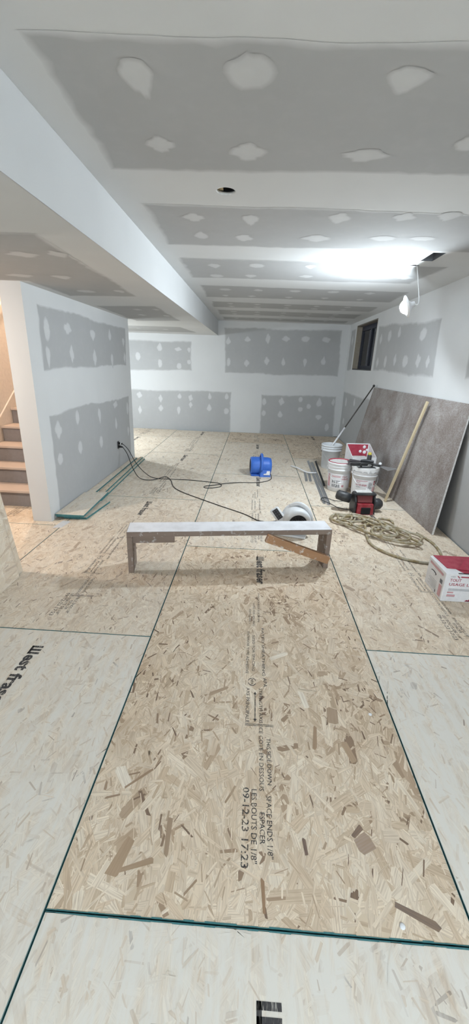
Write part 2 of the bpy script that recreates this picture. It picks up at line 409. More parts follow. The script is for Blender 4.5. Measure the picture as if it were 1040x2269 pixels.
# --- back wall
PB = plane_fn(1, YF, -1)
BO = [(-1.42, -1.355, .345, .46), (1.045, 1.11, .365, .48)]
wb = struct(plane_holes(-4.6, XR, 0, ZC, BO, [], PB).obj('wall_back', DRY))
dress(PB, wb, [[(-4.4, 1.9), (-2.17, 1.88), (-1.4, 1.89), (-1.39, 1.29), (-4.4, 1.22)], [(-.72, 2.18), (1.76, 2.21), (1.78, 1.28), (-.68, 1.27)], [(-4.4, .85), (-.51, .89), (-.52, -.08), (-4.4, -.08)], [(.14, .86), (1.8, .88), (1.84, -.08), (.14, -.08)]],
      [(-2.1, 1.74, .075, .092), (-1.7, 1.72, .087, .046), (-1.46, 1.72, .05, .057), (-2.58, 1.55, .064, .094), (-2.1, 1.42, .051, .095), (-1.68, 1.38, .056, .071), (-1.46, 1.47, .05, .052), (-.62, 1.91, .07, .079), (-.21, 1.96, .085, .056), (.22, 1.99, .059, .112), (.6, 2., .097, .062), (1.01, 2.01, .101, .062), (1.44, 2.01, .108, .062), (-.6, 1.5, .045, .093), (-.21, 1.49, .062, .082), (.22, 1.55, .062, .093), (.58, 1.53, .055, .093), (1.04, 1.56, .055, .092), (1.43, 1.58, .069, .092), (-2.59, .74, .068, .08), (-2.11, .68, .052, .09), (-1.68, .74, .062, .065), (-1.43, .72, .057, .08), (-1., .76, .051, .08), (-.62, .77, .062, .07), (-2.59, .41, .048, .1), (-2.11, .47, .063, .076), (-1.7, .45, .053, .1), (-1.43, .57, .047, .07), (-1.01, .51, .073, .081), (-.62, .46, .062, .076), (.22, .7, .051, .084), (.6, .72, .072, .094), (1.02, .78, .051, .064), (1.43, .72, .081, .1), (1.74, .75, .041, .083), (.22, .45, .052, .071), (.59, .43, .072, .081), (1.03, .57, .061, .055), (1.21, .64, .056, .059), (1.45, .42, .092, .06), (1.66, .2, .052, .092)])
def wall_box(P, r, parent, depth=.06):
    mb = M(); a0, a1, b0, b1 = r; e = .002
    vs = [P(a0-e, b0-e, 0), P(a1+e, b0-e, 0), P(a1+e, b1+e, 0), P(a0-e, b1+e, 0)]; vd = [P(a0-e, b0-e, -depth), P(a1+e, b0-e, -depth), P(a1+e, b1+e, -depth), P(a0-e, b1+e, -depth)]
    mb.add(vs+vd, [(4, 5, 6, 7), (0, 1, 5, 4), (1, 2, 6, 5), (2, 3, 7, 6), (3, 0, 4, 7)])
    o = mb.obj('electrical_box', NAVY, parent)
    am, bm_ = (a0+a1)/2, (b0+b1)/2
    m2 = M()
    for k in range(6):
        t = k/5; m2.add([P(am+.012*math.sin(7*t)-.002, b0+.02+.07*t, -.03), P(am+.012*math.sin(7*t)+.003, b0+.02+.07*t, -.03), P(am+.012*math.sin(7*t+.7)+.003, b0+.034+.07*t, -.03), P(am+.012*math.sin(7*t+.7)-.002, b0+.034+.07*t, -.03)], [(0, 1, 2, 3)])
    m2.obj('wire_end', WHITEP, o); return o
for r in BO: wall_box(PB, r, wb)
# --- right wall with window opening
PR = plane_fn(0, XR, -1)
WIN = (7.2, 8.62, 1.44, 2.24)
RO = [WIN, (4.79, 4.84, 1.545, 1.655), (8.96, 9.03, .35, .46)]
wr = struct(plane_holes(-3, YF, 0, ZC, RO, [], PR).obj('wall_right', DRY))
dress(PR, wr, [[(7.1, 2.12), (4.73, 2.0), (4.67, 1.4), (7.08, 1.44)], [(9.08, 2.2), (8.7, 2.2), (8.7, 1.43), (9.1, 1.42)], [(4.02, 1.98), (2.2, 1.98), (2.2, 1.40), (3.98, 1.41)], [(9.1, 1.0), (2.2, .97), (2.2, -.08), (9.1, -.08)], [(1.6, 2.0), (-1.2, 2.0), (-1.2, 1.4), (1.6, 1.4)], [(1.6, .95), (-1.2, .95), (-1.2, .05), (1.6, .05)]],
      [(6.88, 1.91, .07, .085), (6.46, 1.93, .09, .085), (6.04, 1.94, .08, .08), (5.18, 1.87, .11, .075), (6.89, 1.57, .07, .09), (6.48, 1.58, .07, .094), (6.05, 1.6, .07, .087), (5.63, 1.58, .11, .08), (5.19, 1.58, .08, .088), (4.9, 1.57, .06, .07), (8.9, 1.99, .07, .095), (8.78, .8, .09, .1), (8.05, .85, .1, .09), (8.8, .4, .08, .08), (3.6, 1.7, .08, .09)])
for r in RO[1:]: wall_box(PR, r, wr)
# --- window set in the right wall
win = struct(bpy.data.objects.new('window_1', None)); COL.objects.link(win); win.location = (XR, 7.91, 1.44)
def wpart(name, mat, y0, y1, z0, z1, x0, x1): return M().box(((x0+x1)/2, (y0+y1)/2-7.91, (z0+z1)/2-1.44), (x1-x0, y1-y0, z1-z0)).obj(name, mat, win)
wy0, wy1, wz0, wz1 = WIN
wpart('jamb', JAMB, wy1-.02, wy1, wz0, wz1, 0, .12); wpart('jamb', JAMB, wy0, wy0+.02, wz0, wz1, 0, .12)
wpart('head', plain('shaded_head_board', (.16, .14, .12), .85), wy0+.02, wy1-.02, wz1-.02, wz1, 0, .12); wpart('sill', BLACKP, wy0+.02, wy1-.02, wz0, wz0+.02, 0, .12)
fo = wpart('window_frame', NAVY, wy0+.02, wy1-.02, wz1-.1, wz1-.02, .10, .15)
for y0, y1, z0, z1 in ((wy0+.02, wy1-.02, wz0+.02, wz0+.08), (wy0+.02, wy0+.08, wz0+.08, wz1-.1), (wy1-.08, wy1-.02, wz0+.08, wz1-.1), (7.88, 7.95, wz0+.08, wz1-.1)):
    wpart('window_frame', NAVY, y0, y1, z0, z1, .10, .15)
wpart('pane', GLASS, wy0+.08, 7.88, wz0+.08, wz1-.1, .122, .128); wpart('pane', GLASS, 7.95, wy1-.08, wz0+.08, wz1-.1, .122, .128)
mb = M()
for k in range(28):
    a = wy0-.3+k*.075; mb.box((.62+.02*(k % 2), a+.0375-7.91, .4), (.03, .075, 1.3))
mb.obj('window_well', IRON, win)
# --- left partition with end face
PW = plane_fn(0, XW, 1)
LO = [(5.44, 5.52, .30, .42)]
wl = struct(plane_holes(YW0, YW1, 0, ZL, LO, [], PW).obj('wall_left', DRY))
mb = M(); mb.add([(XW2, YW0, 0), (XW, YW0, 0), (XW, YW0, ZL), (XW2, YW0, ZL), (XW2, YW1, 0), (XW, YW1, 0), (XW, YW1, ZL), (XW2, YW1, ZL), (XW2, YW0, 4.4), (XW2, YW1, 4.4)], [(0, 1, 2, 3), (5, 4, 7, 6), (4, 0, 8, 9)])
mb.obj('wall_end', DRY, wl)
dress(PW, wl, [[(3.67, 1.89), (6.1, 1.89), (6.06, 1.39), (4.6, 1.37), (3.66, 1.35)], [(3.65, .97), (4.2, .99), (6.1, .97), (6.04, -.08), (3.63, -.08)]],
      [(3.8, 1.7, .06, .104), (4.23, 1.74, .093, .06), (4.87, 1.73, .1, .065), (5.44, 1.75, .07, .075), (5.98, 1.71, .07, .06), (3.77, 1.49, .055, .1), (4.27, 1.51, .055, .09), (4.88, 1.48, .06, .1), (5.47, 1.47, .06, .09), (6.0, 1.5, .05, .08), (3.8, .82, .075, .096), (4.25, .88, .05, .08), (4.88, .84, .06, .1), (5.46, .64, .055, .087), (6., .8, .05, .1), (4.25, .56, .06, .075), (4.87, .51, .06, .08), (3.77, .54, .06, .064), (5.48, .9, .1, .05), (5.98, .48, .05, .076)], feather=.02)
wall_box(PW, LO[0], wl)
# --- enclosure out of view: front wall, far left walls, stairwell
def quad_wall(name, vs, mat=DRY): return struct(M().add(vs, [(0, 1, 2, 3)]).obj(name, mat))
quad_wall('wall_front', [(-4.6, -3, 0), (XR, -3, 0), (XR, -3, ZC), (-4.6, -3, ZC)])
quad_wall('wall_hall', [(-4.6, -3, 0), (-4.6, YF, 0), (-4.6, YF, ZC), (-4.6, -3, ZC)])
quad_wall('wall_stair', [(-2.93, YW0-.02, 0), (-2.93, 6.24, 0), (-2.93, 6.24, 4.4), (-2.93, YW0-.02, 4.4)], STAIRWALL)
quad_wall('wall_stair_header', [(-2.93, YW0, ZL), (XW2, YW0, ZL), (XW2, YW0, 4.4), (-2.93, YW0, 4.4)], STAIRWALL)
quad_wall('wall_stair_top', [(-2.93, 6.24, 0), (XW2, 6.24, 0), (XW2, 6.24, 4.4), (-2.93, 6.24, 4.4)], STAIRWALL)
quad_wall('ceiling_stair', [(-2.93, YW0, 4.4), (XW2, YW0, 4.4), (XW2, 6.24, 4.4), (-2.93, 6.24, 4.4)], STAIRWALL)
quad_wall('wall_hall_back', [(-4.6, YW0, 0), (-2.93, YW0, 0), (-2.93, YW0, ZL), (-4.6, YW0, ZL)], STAIRWALL)
struct(M().box((-1.86, .55, ZL/2), (.14, 3.66, ZL-.002)).obj('wall_stub', DRY))

# ------------------------------------------------------------------ wood strands of the boards (one relief layer per board)
import numpy as np
def lerp_ramp(t, stops):
    return np.stack([np.interp(t, [p for p, _ in stops], [c[i] for _, c in stops]) for i in range(3)], 1)
STOPS = [(0, (.86, .76, .62)), (.3, (.79, .67, .525)), (.55, (.72, .585, .435)), (.75, (.60, .465, .33)), (.9, (.40, .285, .195)), (1, (.19, .125, .09))]
_fs = [100]
def strands(sheet, poly, density, brown, blobs=6, z=0, flecks=.1, accents=()):
    """thin wood strands pressed into the face of a board; poly in the board's local x,y"""
    _fs[0] += 1; R = np.random.RandomState(_fs[0]); P = np.array(poly, float); x0, y0 = P.min(0); x1, y1 = P.max(0)
    top = []; n = int((x1-x0)*(y1-y0)*density); small = R.rand(n) < .4
    ln = np.where(small, R.uniform(.02, .06, n), np.exp(R.normal(np.log(.095), .38, n)).clip(.04, .22))
    wd = np.where(small, R.uniform(.0025, .010, n), R.uniform(.008, .042, n)); wd = np.minimum(wd, ln*.6)
    an = PI/2+np.where(R.rand(n) < .35, R.uniform(-PI/2, PI/2, n), R.normal(0, .5, n))
    cx = R.uniform(x0, x1, n); cy = R.uniform(y0, y1, n)
    t = R.beta(1.6, 2.8, n)*.95+np.where(small, R.uniform(-.05, .45, n), 0)*(R.rand(n) < .30)
    t = np.where(small & (R.rand(n) < flecks), R.uniform(.6, .97, n), t)
    t += np.where(R.rand(n) < .03, .35, 0)
    for k in range(blobs):
        bx, by, br = R.uniform(x0, x1), R.uniform(y0, y1), R.uniform(.05, .26)
        t += .26*R.uniform(-.6, 1)*np.exp(-((cx-bx)**2+(cy-by)**2)/br**2)
    t = (t+brown).clip(0, 1); col = lerp_ramp(t, STOPS)
    col *= R.uniform(.94, 1.05, (n, 1))
    al = np.where(t > .55, np.where(small, R.uniform(.5, .95, n), .9), 1.)
    for q in accents:
        R2 = random.Random(int(q[0]*997)); k = int(n*R2.random()); cx[k], cy[k], ln[k], wd[k], an[k] = q[0], q[1], q[2], q[3], q[4]; col[k] = q[5]; small[k] = True; top.append(k)
    tz = np.sort(R.uniform(.0002, .0009, n))[np.argsort(np.argsort(R.rand(n)+small*.8))]
    tz[top] = .00095+np.arange(len(top))*1e-5
    sh = np.array([(-.5, -.35), (-.42, -.5), (.44, -.5), (.5, .3), (.40, .5), (-.46, .5)])
    sx = sh[None, :, 0]*ln[:, None]*(1+R.uniform(-.12, .12, (n, 6))); sy = sh[None, :, 1]*wd[:, None]*(1+R.uniform(-.45, .2, (n, 6)))
    bend = R.normal(0, .06, n)[:, None]*ln[:, None]; sy = sy+bend*(4*(sx/ln[:, None])**2-.5)*.5
    c, s_ = np.cos(an)[:, None], np.sin(an)[:, None]
    X = cx[:, None]+sx*c-sy*s_; Y = cy[:, None]+sx*s_+sy*c
    if len(poly) == 4 and abs(P[0][0]-P[3][0])+abs(P[1][0]-P[2][0])+abs(P[0][1]-P[1][1]) < 1e-6:
        X = X.clip(x0+.0005, x1-.0005); Y = Y.clip(y0+.0005, y1-.0005); ok = np.ones(n, bool)
    else:
        ok = np.ones(n, bool); ar = 0
        for i in range(len(poly)):
            p, q = P[i], P[(i+1) % len(poly)]; ar += p[0]*q[1]-q[0]*p[1]
        sg = 1 if ar > 0 else -1
        for i in range(len(poly)):
            p, q = P[i], P[(i+1) % len(poly)]
            ok &= (sg*((q[0]-p[0])*(Y-p[1])-(q[1]-p[1])*(X-p[0])) > 0).all(1)
    X, Y, sx, sy, tz, col = X[ok], Y[ok], sx[ok], sy[ok], tz[ok], col[ok]; n = len(X)
    if n == 0: return
    co = np.stack([X, Y, np.repeat(tz[:, None]+z, 6, 1)], 2).reshape(-1, 3)
    me = bpy.data.meshes.new('wood_strands'); me.vertices.add(6*n); me.vertices.foreach_set('co', co.ravel())
    me.loops.add(6*n); me.loops.foreach_set('vertex_index', np.arange(6*n)); me.polygons.add(n)
    me.polygons.foreach_set('loop_start', np.arange(n)*6); me.update()
    at = me.attributes.new('tone', 'FLOAT_COLOR', 'POINT'); at.data.foreach_set('color', np.concatenate([np.repeat(col, 6, 0), np.repeat(al[ok][:, None], 6, 0)], 1).ravel())
    ofs = R.uniform(0, 90, (n, 1)); uv = np.stack([sx*9+ofs, sy*230+ofs*3, np.zeros_like(sx)], 2).reshape(-1, 3)
    at = me.attributes.new('strand_uv', 'FLOAT_VECTOR', 'POINT'); at.data.foreach_set('vector', uv.ravel())
    me.materials.append(STRAND); me.validate()
    o = bpy.data.objects.new('wood_strands', me); COL.objects.link(o); o.parent = sheet; o.color = sheet.color; o['kind'] = 'stuff'
    return o

# ------------------------------------------------------------------ floor of strand-board sheets
mb = M(); mb.box((-1.34, 3.12, -.036), (6.5, 12.24, .03)); floor = struct(mb.obj('floor', TEAL))
def osb_box(name, x0, x1, y0, y1, z0, th, col, parent=None):
    cx, cy = (x0+x1)/2, (y0+y1)/2; a, b = (x1-x0)/2, (y1-y0)/2
    o = M().hexa([(-a, -b, -th), (a, -b, -th), (a, b, -th), (-a, b, -th), (-a, -b, 0), (a, -b, 0), (a, b, 0), (-a, b, 0)], [1, 0, 1, 1, 1, 1]).obj(name, [OSB, TEAL], parent, (cx, cy, z0))
    o.color = col+(1,); return o
def stamp(sheet, x0, y0, ylo, yhi, bold=True):
    cx, cy = sheet.location.x, sheet.location.y
    mb = M(); b2 = M()
    def fn(u, v1): return lambda tx, ty: (x0+u+ty-cx, y0+v1-tx-cy, .0012)
    def T(s, u, v0, v1, h, m_=mb, bold_=.008):
        if y0+v0 < ylo or y0+v1 > yhi: return
        put_text(m_, s, fn(u, v1), v1-v0, h, bold_)
    T('09-12-23 17:23', .552, .14, .395, .024); T('LES BOUTS DE 1/8"', .584, .154, .39, .020)
    T('CE COTE EN DESSOUS', .613, .385, .662, .017); T('ESPACER', .613, .21, .31, .018)
    T('THIS SIDE DOWN', .644, .41, .61, .017); T('SPACE ENDS 1/8"', .638, .17, .37, .019)
    T('AXE PRINCIPALE', .553, .682, .885, .017); T('STRENGTH AXIS', .614, .682, .885, .016)
    T('EXTERIOR TYPE ADHESIVE', .548, .98, 1.32, .014); T('SIZED FOR SPACING', .58, 1.0, 1.29, .014)
    T('RATED SHEATHING', .632, .97, 1.36, .015); T('APA', .574, .905, .945, .014); T('APA', .636, .895, .955, .018)
    T('EXPOSURE 1', .556, 1.4, 1.55, .012); T('SIZED FOR SPACING', .58, 1.38, 1.62, .012); T('THICKNESS 0.578 IN', .61, 1.42, 1.75, .012)
    T('est fraser', .602, 1.87, 2.234, .066, b2, .035)
    for ua, ub, va, vb in ((.602, .615, 2.24, 2.305), (.602, .664, 2.29, 2.305), (.602, .664, 2.265, 2.28), (.602, .664, 2.24, 2.255)):
        if y0+va > ylo and y0+vb < yhi: b2.add([(x0+u-cx, y0+v-cy, .0012) for u, v in ((ua, va), (ub, va), (ub, vb), (ua, vb))], [(0, 1, 2, 3)])
    def R(u0, u1, v0, v1):
        if y0+v0 < ylo or y0+v1 > yhi: return
        mb.add([(x0+u-cx, y0+v-cy, .0012) for u, v in ((u0, v0), (u1, v0), (u1, v1), (u0, v1))], [(0, 1, 2, 3)])
    R(.552, .676, .668, .671); R(.552, .676, .675, .678); R(.594, .598, .70, .85)
    for v, s in ((.688, 1), (.862, -1)):
        if y0+v > ylo and y0+v < yhi: mb.add([(x0+.596-cx, y0+v-cy, .0012), (x0+.604-cx, y0+v+.016*s-cy, .0012), (x0+.588-cx, y0+v+.016*s-cy, .0012)], [(0, 1, 2)])
    if y0+.9 > ylo and y0+.95 < yhi:
        for k in range(20):
            if k % 10 in (0, 9): continue
            t, t2 = 2*PI*k/20, 2*PI*(k+1)/20
            mb.add([(x0+.581+r*math.cos(q)-cx, y0+.925+r*1.25*math.sin(q)-cy, .0012) for r, q in ((.021, t), (.021, t2), (.0175, t2), (.0175, t))], [(0, 1, 2, 3)])
    if mb.v: mb.obj('printed_stamp', INK, sheet)
    if b2.v: b2.obj('printed_brand', BINK if y0 < 0 else INK, sheet)
ACCENTS = [(.423, .918, .055, .022, .75, (.21, .145, .115)), (.44, .885, .06, .05, .5, (.40, .30, .235)), (.545, .705, .125, .022, -.42, (.20, .145, .115)), (-.30, .77, .12, .018, .32, (.40, .285, .19)), (-.345, .79, .11, .045, 1.3, (.42, .30, .2)), (-.21, .86, .12, .02, 1.65, (.36, .26, .18)), (.27, 2.1, .09, .03, 1.9, (.36, .25, .17)), (.30, 1.95, .07, .03, 1.2, (.34, .235, .16)), (.20, 1.35, .05, .025, 1.4, (.33, .25, .2)), (.42, 1.40, .09, .05, 1.5, (.42, .31, .22)), (.30, 1.48, .11, .028, 1.8, (.88, .80, .68)), (-.42, 1.05, .09, .04, 2.2, (.86, .78, .66)), (.20, 1.77, .11, .03, .5, (.88, .8, .68)), (-.1, 1.5, .1, .02, .5, (.45, .33, .23)), (.1, .72, .09, .012, 1.62, (.32, .2, .12)), (.24, .86, .05, .012, 1.7, (.17, .12, .1)), (.33, 1.28, .12, .016, 1.4, (.38, .26, .17)), (.46, 1.22, .10, .03, 1.9, (.46, .33, .22)), (-.36, 1.05, .12, .012, .75, (.35, .24, .16))]
G = .0025
ACC = []
for px_, py_, l_, w_, an_, c_ in ACCENTS: ACC.append((px_-(XL+SW/2), py_-(Y0+1.22), l_, w_, an_, c_))
DU = {(0, -1): (.85, .42), (0, 0): (.02, .56), (0, 1): (.38, .48), (0, 2): (.42, .48), (0, 3): (.12, .62), (-1, -1): (.72, .46), (-1, 0): (.30, .48), (-1, 1): (.35, .5), (-1, 2): (.35, .52), (1, -1): (.88, .42), (1, 0): (.16, .5), (1, 1): (.42, .46), (1, 2): (.15, .6), (1, 3): (.1, .6)}
for s in (-2, -1, 0, 1):
    x0 = XL+s*SW; x1 = x0+SW
    for k in range(-2, 4):
        y0 = Y0+k*2.44+(1.22 if s % 2 else 0)
        if s == -2: y0 = 3.38+k*2.44
        ya, yb = max(y0, -3), min(y0+2.44, YF-.004)
        if yb-ya < .15: continue
        d = DU.get((s, k), (.25, .5))
        near = .0042 if (s == 0 and k in (-1, 0)) else G
        o = osb_box('osb_sheet', x0+G, min(x1-G, XR-.004), ya+(.0042 if (s, k) == (0, 0) else G), yb-(.0042 if (s, k) == (0, -1) else G), 0, .02, (d[0], d[1], .5), floor)
        hx, hy = (min(x1-G, XR-.004)-x0-G)/2, (yb-ya)/2-.004
        if yb > .2: strands(o, [(-hx, -hy), (hx, -hy), (hx, hy), (-hx, hy)], 3000 if ya < 3.2 else 1400, d[1]-.5, 16, flecks=.045+.11*d[0], accents=ACC if (s, k) == (0, 0) else ())
        if yb > .2:
            e = .004 if (s == 0 and k in (-1, 0)) else .0018; ep = M()
            for qa, qb, qc, qd in ((-hx, hx, -hy-.003, -hy-.003+e), (-hx, hx, hy+.003-e, hy+.003), (-hx, -hx+.0011, -hy, hy), (hx-.0011, hx, -hy, hy)):
                nq = 40
                for iq in range(nq):
                    f0, f1 = iq/nq, (iq+1)/nq; j0 = random.uniform(.3, 1.2)
                    if qb-qa > qd-qc: ep.add([(qa+(qb-qa)*f0, qc if qc > 0 else qc, .00105), (qa+(qb-qa)*f1, qc, .00105), (qa+(qb-qa)*f1, qc+(qd-qc)*j0, .00105), (qa+(qb-qa)*f0, qc+(qd-qc)*j0, .00105)] if qc < 0 else [(qa+(qb-qa)*f0, qd, .00105), (qa+(qb-qa)*f1, qd, .00105), (qa+(qb-qa)*f1, qd-(qd-qc)*j0, .00105), (qa+(qb-qa)*f0, qd-(qd-qc)*j0, .00105)], [(0, 1, 2, 3)])
                    else: ep.add([(qa, qc+(qd-qc)*f0, .00105), (qb, qc+(qd-qc)*f0, .00105), (qb, qc+(qd-qc)*f1, .00105), (qa, qc+(qd-qc)*f1, .00105)], [(0, 1, 2, 3)])
            ep.obj('edge_paint', TEAL, o)
        if yb > .2: stamp(o, x0, y0, ya+.02, yb-.02)
for ya, yb in ((-3, .94), (.94, 3.38), (3.38, 5.82), (5.82, YF)): osb_box('osb_sheet', -4.6, XL-2*SW-G, ya+G, yb-G, 0, .02, (.25, .5, .5), floor)

# ------------------------------------------------------------------ bulbs
def bulb(name, label, x, y, z, axis, strength, col, ztop, r=.058, collar=1.1, lat=0):
    t = thing(name, label, 'lamp', (x, y, z)); ax = Vector(axis).normalized()
    prof = [(.0001, -r)]+[(r*math.cos(a), r*math.sin(a)) for a in [math.radians(-90+(90+lat)*k/10) for k in range(1, 11)]]
    M().lathe(prof, (0, 0, 0), ax, 18).obj('bulb_glass', emis('lit_bulb_'+name, col, strength), t)
    c9 = prof[-1]
    M().lathe([c9, (c9[0]*collar, c9[1]+.006+.014*(collar-1)), (c9[0]*collar, c9[1]+.012+.014*(collar-1)), (r*.78, c9[1]+.04), (r*.42, c9[1]+.06), (r*.4, c9[1]+.085), (.0001, c9[1]+.085)], (0, 0, 0), ax, 28).obj('lamp_socket', WHITEP, t)
    e = ax*(c9[1]+.08); top = Vector((0, 0, ztop-z))
    mid = e+ax*.04
    M().tube(smooth_path([e, mid, (mid+top)*.5+Vector((.005, 0, 0)), top], 6), .004, 8).obj('lamp_cable', WHITEP, t)
    return t
COOL, WARM = (.83, .93, 1.0), (1.0, .86, .74)
bulb('pendant_bulb', 'bright bare bulb hanging on a white cable from a ceiling hole by the right wall', 1.303, 4.02, 2.0, (.93, -.12, .34), BULB_MAIN, COOL, ZC+.1, collar=1.7, lat=-20)
bulb('pendant_bulb', 'bare bulb hanging from the ceiling behind the viewer', 1.0, -2.4, 1.95, (0, 0, 1), BULB_BACK, COOL, ZC, collar=1.2)
bulb('pendant_bulb', 'bare bulb hanging in the alcove behind the left partition', -3.3, 7.2, 1.7, (0, 0, 1), BULB_ALCOVE, COOL, ZL)
bulb('pendant_bulb', 'warm bare bulb hanging in the hall at the foot of the stairs', -2.75, 2.62, 1.78, (0, 0, 1), BULB_HALL, WARM, ZL)
bulb('pendant_bulb', 'warm bare bulb hanging high in the stairwell', -2.45, 4.6, 3.5, (0, 0, 1), BULB_STAIR, (1.0, .74, .55), 4.4)

# ------------------------------------------------------------------ stairs
st = thing('staircase', 'wooden stairs with dark risers behind the left partition', 'stairs', (-2.49, 3.83, 0)); struct_rise, run = .177, .24
for k in range(1, 11):
    yn = 3.80+(k-1)*run-3.83; z = k*struct_rise
    M().box((0, yn+.135, z-.0125), (.82, .27, .025), bev=.004).obj('tread', TREAD, st)
    M().box((0, yn+.035, z-.025-(struct_rise-.025)/2), (.82, .015, struct_rise-.026)).obj('riser', RISER, st)
mb = M(); mb.prism([(-.06, 0), (.25, 0), (2.7, 1.81), (2.7, 2.15), (2.55, 2.15), (-.06, .23)], (0, 1, 0), (0, 0, 1), (1, 0, 0), (-.435, 0, 0), .02); mb.obj('stringer', STAIRWALL, st)
mb = M(); mb.prism([(-.3, .95), (2.6, 3.05), (2.6, 3.13), (-.3, 1.03)], (0, 1, 0), (0, 0, 1), (1, 0, 0), (-.435, 0, 0), .03); mb.obj('handrail', STAIRWALL, st)

# ------------------------------------------------------------------ strand-board sheets leaning on the left
for i, (yend, xb, lab) in enumerate(((2.43, -1.605, 'upright strand board sheet leaning at left frame edge, front one of two'), (2.515, -1.627, 'upright strand board sheet leaning at left frame edge, rear one showing past the front sheet'))):
    o = M().hexa([(-.012, -1.9, 0), (0, -1.9, 0), (0, 0, 0), (-.012, 0, 0), (-.012, -1.9, 1.22), (0, -1.9, 1.22), (0, 0, 1.22), (-.012, 0, 1.22)], [1, 1, 1, 0, 1, 0]).obj('leaning_osb_sheet', [OSB, TEAL], None, (xb, yend, .002))
    o.rotation_euler = (0, -math.atan(.08/.7), 0); o.color = (.3, .45, .5, 1); tag(o, lab, 'board', 'leaning strand board sheets')
# remap: the sheet's face is its local x side, so give the material object coordinates turned into the face
for o in [q for q in COL.objects if q.name.startswith('leaning_osb_sheet')]:
    me = o.data; R = Matrix.Rotation(PI/2, 4, 'Y')
    strands(o, [(-1.22, -1.9), (0, -1.9), (0, 0), (-1.22, 0)], 1200, 0)
    me.transform(R.inverted()); o.rotation_euler = (Matrix.Rotation(-math.atan(.08/.7), 4, 'Y') @ R).to_euler()

# ------------------------------------------------------------------ strand-board offcuts by the left partition
def offcut(name, pts, z, th, col, label):
    cx = sum(p[0] for p in pts)/4; cy = sum(p[1] for p in pts)/4
    o = M().hexa([(p[0]-cx, p[1]-cy, 0) for p in pts]+[(p[0]-cx, p[1]-cy, th) for p in pts], [1, 0, 1, 1, 1, 1]).obj(name, [OSB, TEAL], None, (cx, cy, z))
    o.color = col+(1,); strands(o, [(p[0]-cx, p[1]-cy) for p in pts], 2200, col[1]-.5, 2, th)
    return tag(o, label, 'board', 'strand board offcuts by the partition')
offcut('osb_offcut', [(-1.862, 3.95), (-1.63, 4.12), (-1.69, 6.17), (-1.862, 6.15)], .001, .018, (.2, .55, .5), 'long brown strand board strip lying lowest along the left partition')
offcut('osb_offcut', [(-1.866, 3.9), (-1.765, 3.95), (-1.80, 6.12), (-1.866, 6.12)], .0195, .018, (.45, .45, .5), 'long pale strand board strip against the left partition wall')
offcut('osb_offcut', [(-1.725, 4.3), (-1.665, 4.3), (-1.725, 6.19), (-1.765, 6.19)], .0195, .018, (.1, .6, .5), 'narrow teal edged strand board strip resting on the long brown strip')
offcut('osb_offcut', [(-1.80, 3.56), (-1.575, 3.56), (-1.52, 4.07), (-1.62, 3.94)], .001, .018, (.3, .5, .5), 'short teal edged strand board offcut on the floor under the square offcut')
offcut('osb_offcut', [(-1.862, 3.52), (-1.585, 3.52), (-1.61, 4.28), (-1.862, 4.22)], .0385, .018, (.5, .42, .5), 'square pale strand board offcut on top of the strips near the wall end')
offcut('osb_offcut', [(-1.862, 3.54), (-1.64, 3.54), (-1.655, 3.89), (-1.862, 3.89)], .0195, .018, (.3, .5, .5), 'small strand board spacer piece sandwiched under the square offcut')
sm = plain('plaster_smear', (.62, .63, .65), .9)
mb = M(); mb.prism([(-1.80, 3.32), (-1.72, 3.33), (-1.70, 3.49), (-1.78, 3.5)], (1, 0, 0), (0, 1, 0), (0, 0, 1), (0, 0, 0), .0012); tag(mb.obj('plaster_smear', sm), 'pale plaster smear on the floor before the square offcut', 'smear')

# ------------------------------------------------------------------ trestle bench
a = Vector((-.862, 2.575, 0)); dirb = Vector((1.50, .245, 0)); ln = dirb.length; th = math.atan2(dirb.y, dirb.x)
bench = thing('work_bench', 'low wooden bench with plaster white top standing across the floor', 'bench', a, th)
H, D, T = .325, .184, .038
o = M().box((ln/2, D/2, H-T/2), (ln, D, T), bev=.003).obj('bench_frame_top', BENCHW, bench); o['label'] = 'weathered plank under the plastered bench top'
o.name = 'plank'
tt = M(); nn = 40; vs = []
for j in range(2):
    for i in range(nn+1):
        vs.append((.004+(ln-.008)*i/nn, (.003 if j == 0 else D-.003)+random.uniform(-.0015, .0015), H+.0008))
tt.add(vs, [(i, i+1, nn+2+i, nn+1+i) for i in range(nn)]); tt.add([(v[0], v[1], H+.0028) for v in vs], [(i, i+1, nn+2+i, nn+1+i) for i in range(nn)])
for i in range(nn):
    p, q = tt.v[i], tt.v[i+1]; tt.add([p, q, (q[0], q[1], H+.0028), (p[0], p[1], H+.0028)], [(0, 1, 2, 3)])
tt.obj('plaster_coat', BENCHTOP, bench)
M().box((.019, D/2, (H-T)/2), (.038, D, H-T), bev=.002).obj('leg', BENCHW, bench)
M().box((ln-.019, D/2, (H-T)/2), (.038, D, H-T), bev=.002).obj('leg', BENCHW, bench)
M().box((.038+.15, .045, H-T-.0285), (.30, .05, .056), bev=.002).obj('block', BENCHW, bench)
p0 = Vector((ln*.667, -.012, H-.048)); p1 = Vector((ln-.012, -.012, .085)); x, y, z = along(p1-p0, (0, 1, 0))
d = (p1-p0).normalized(); n_ = Vector((0, 1, 0)); up_ = n_.cross(d) if n_.cross(d).z > 0 else -n_.cross(d)
mb = M(); mb.box((0, 0, 0), ((p1-p0).length, .036, .062), bev=.002); R = frame(d, n_, up_)
mb.v = [tuple(R @ Vector(v)+(p0+p1)*.5+Vector((0, -.007, 0))) for v in mb.v]; mb.obj('brace', BRACEW, bench)

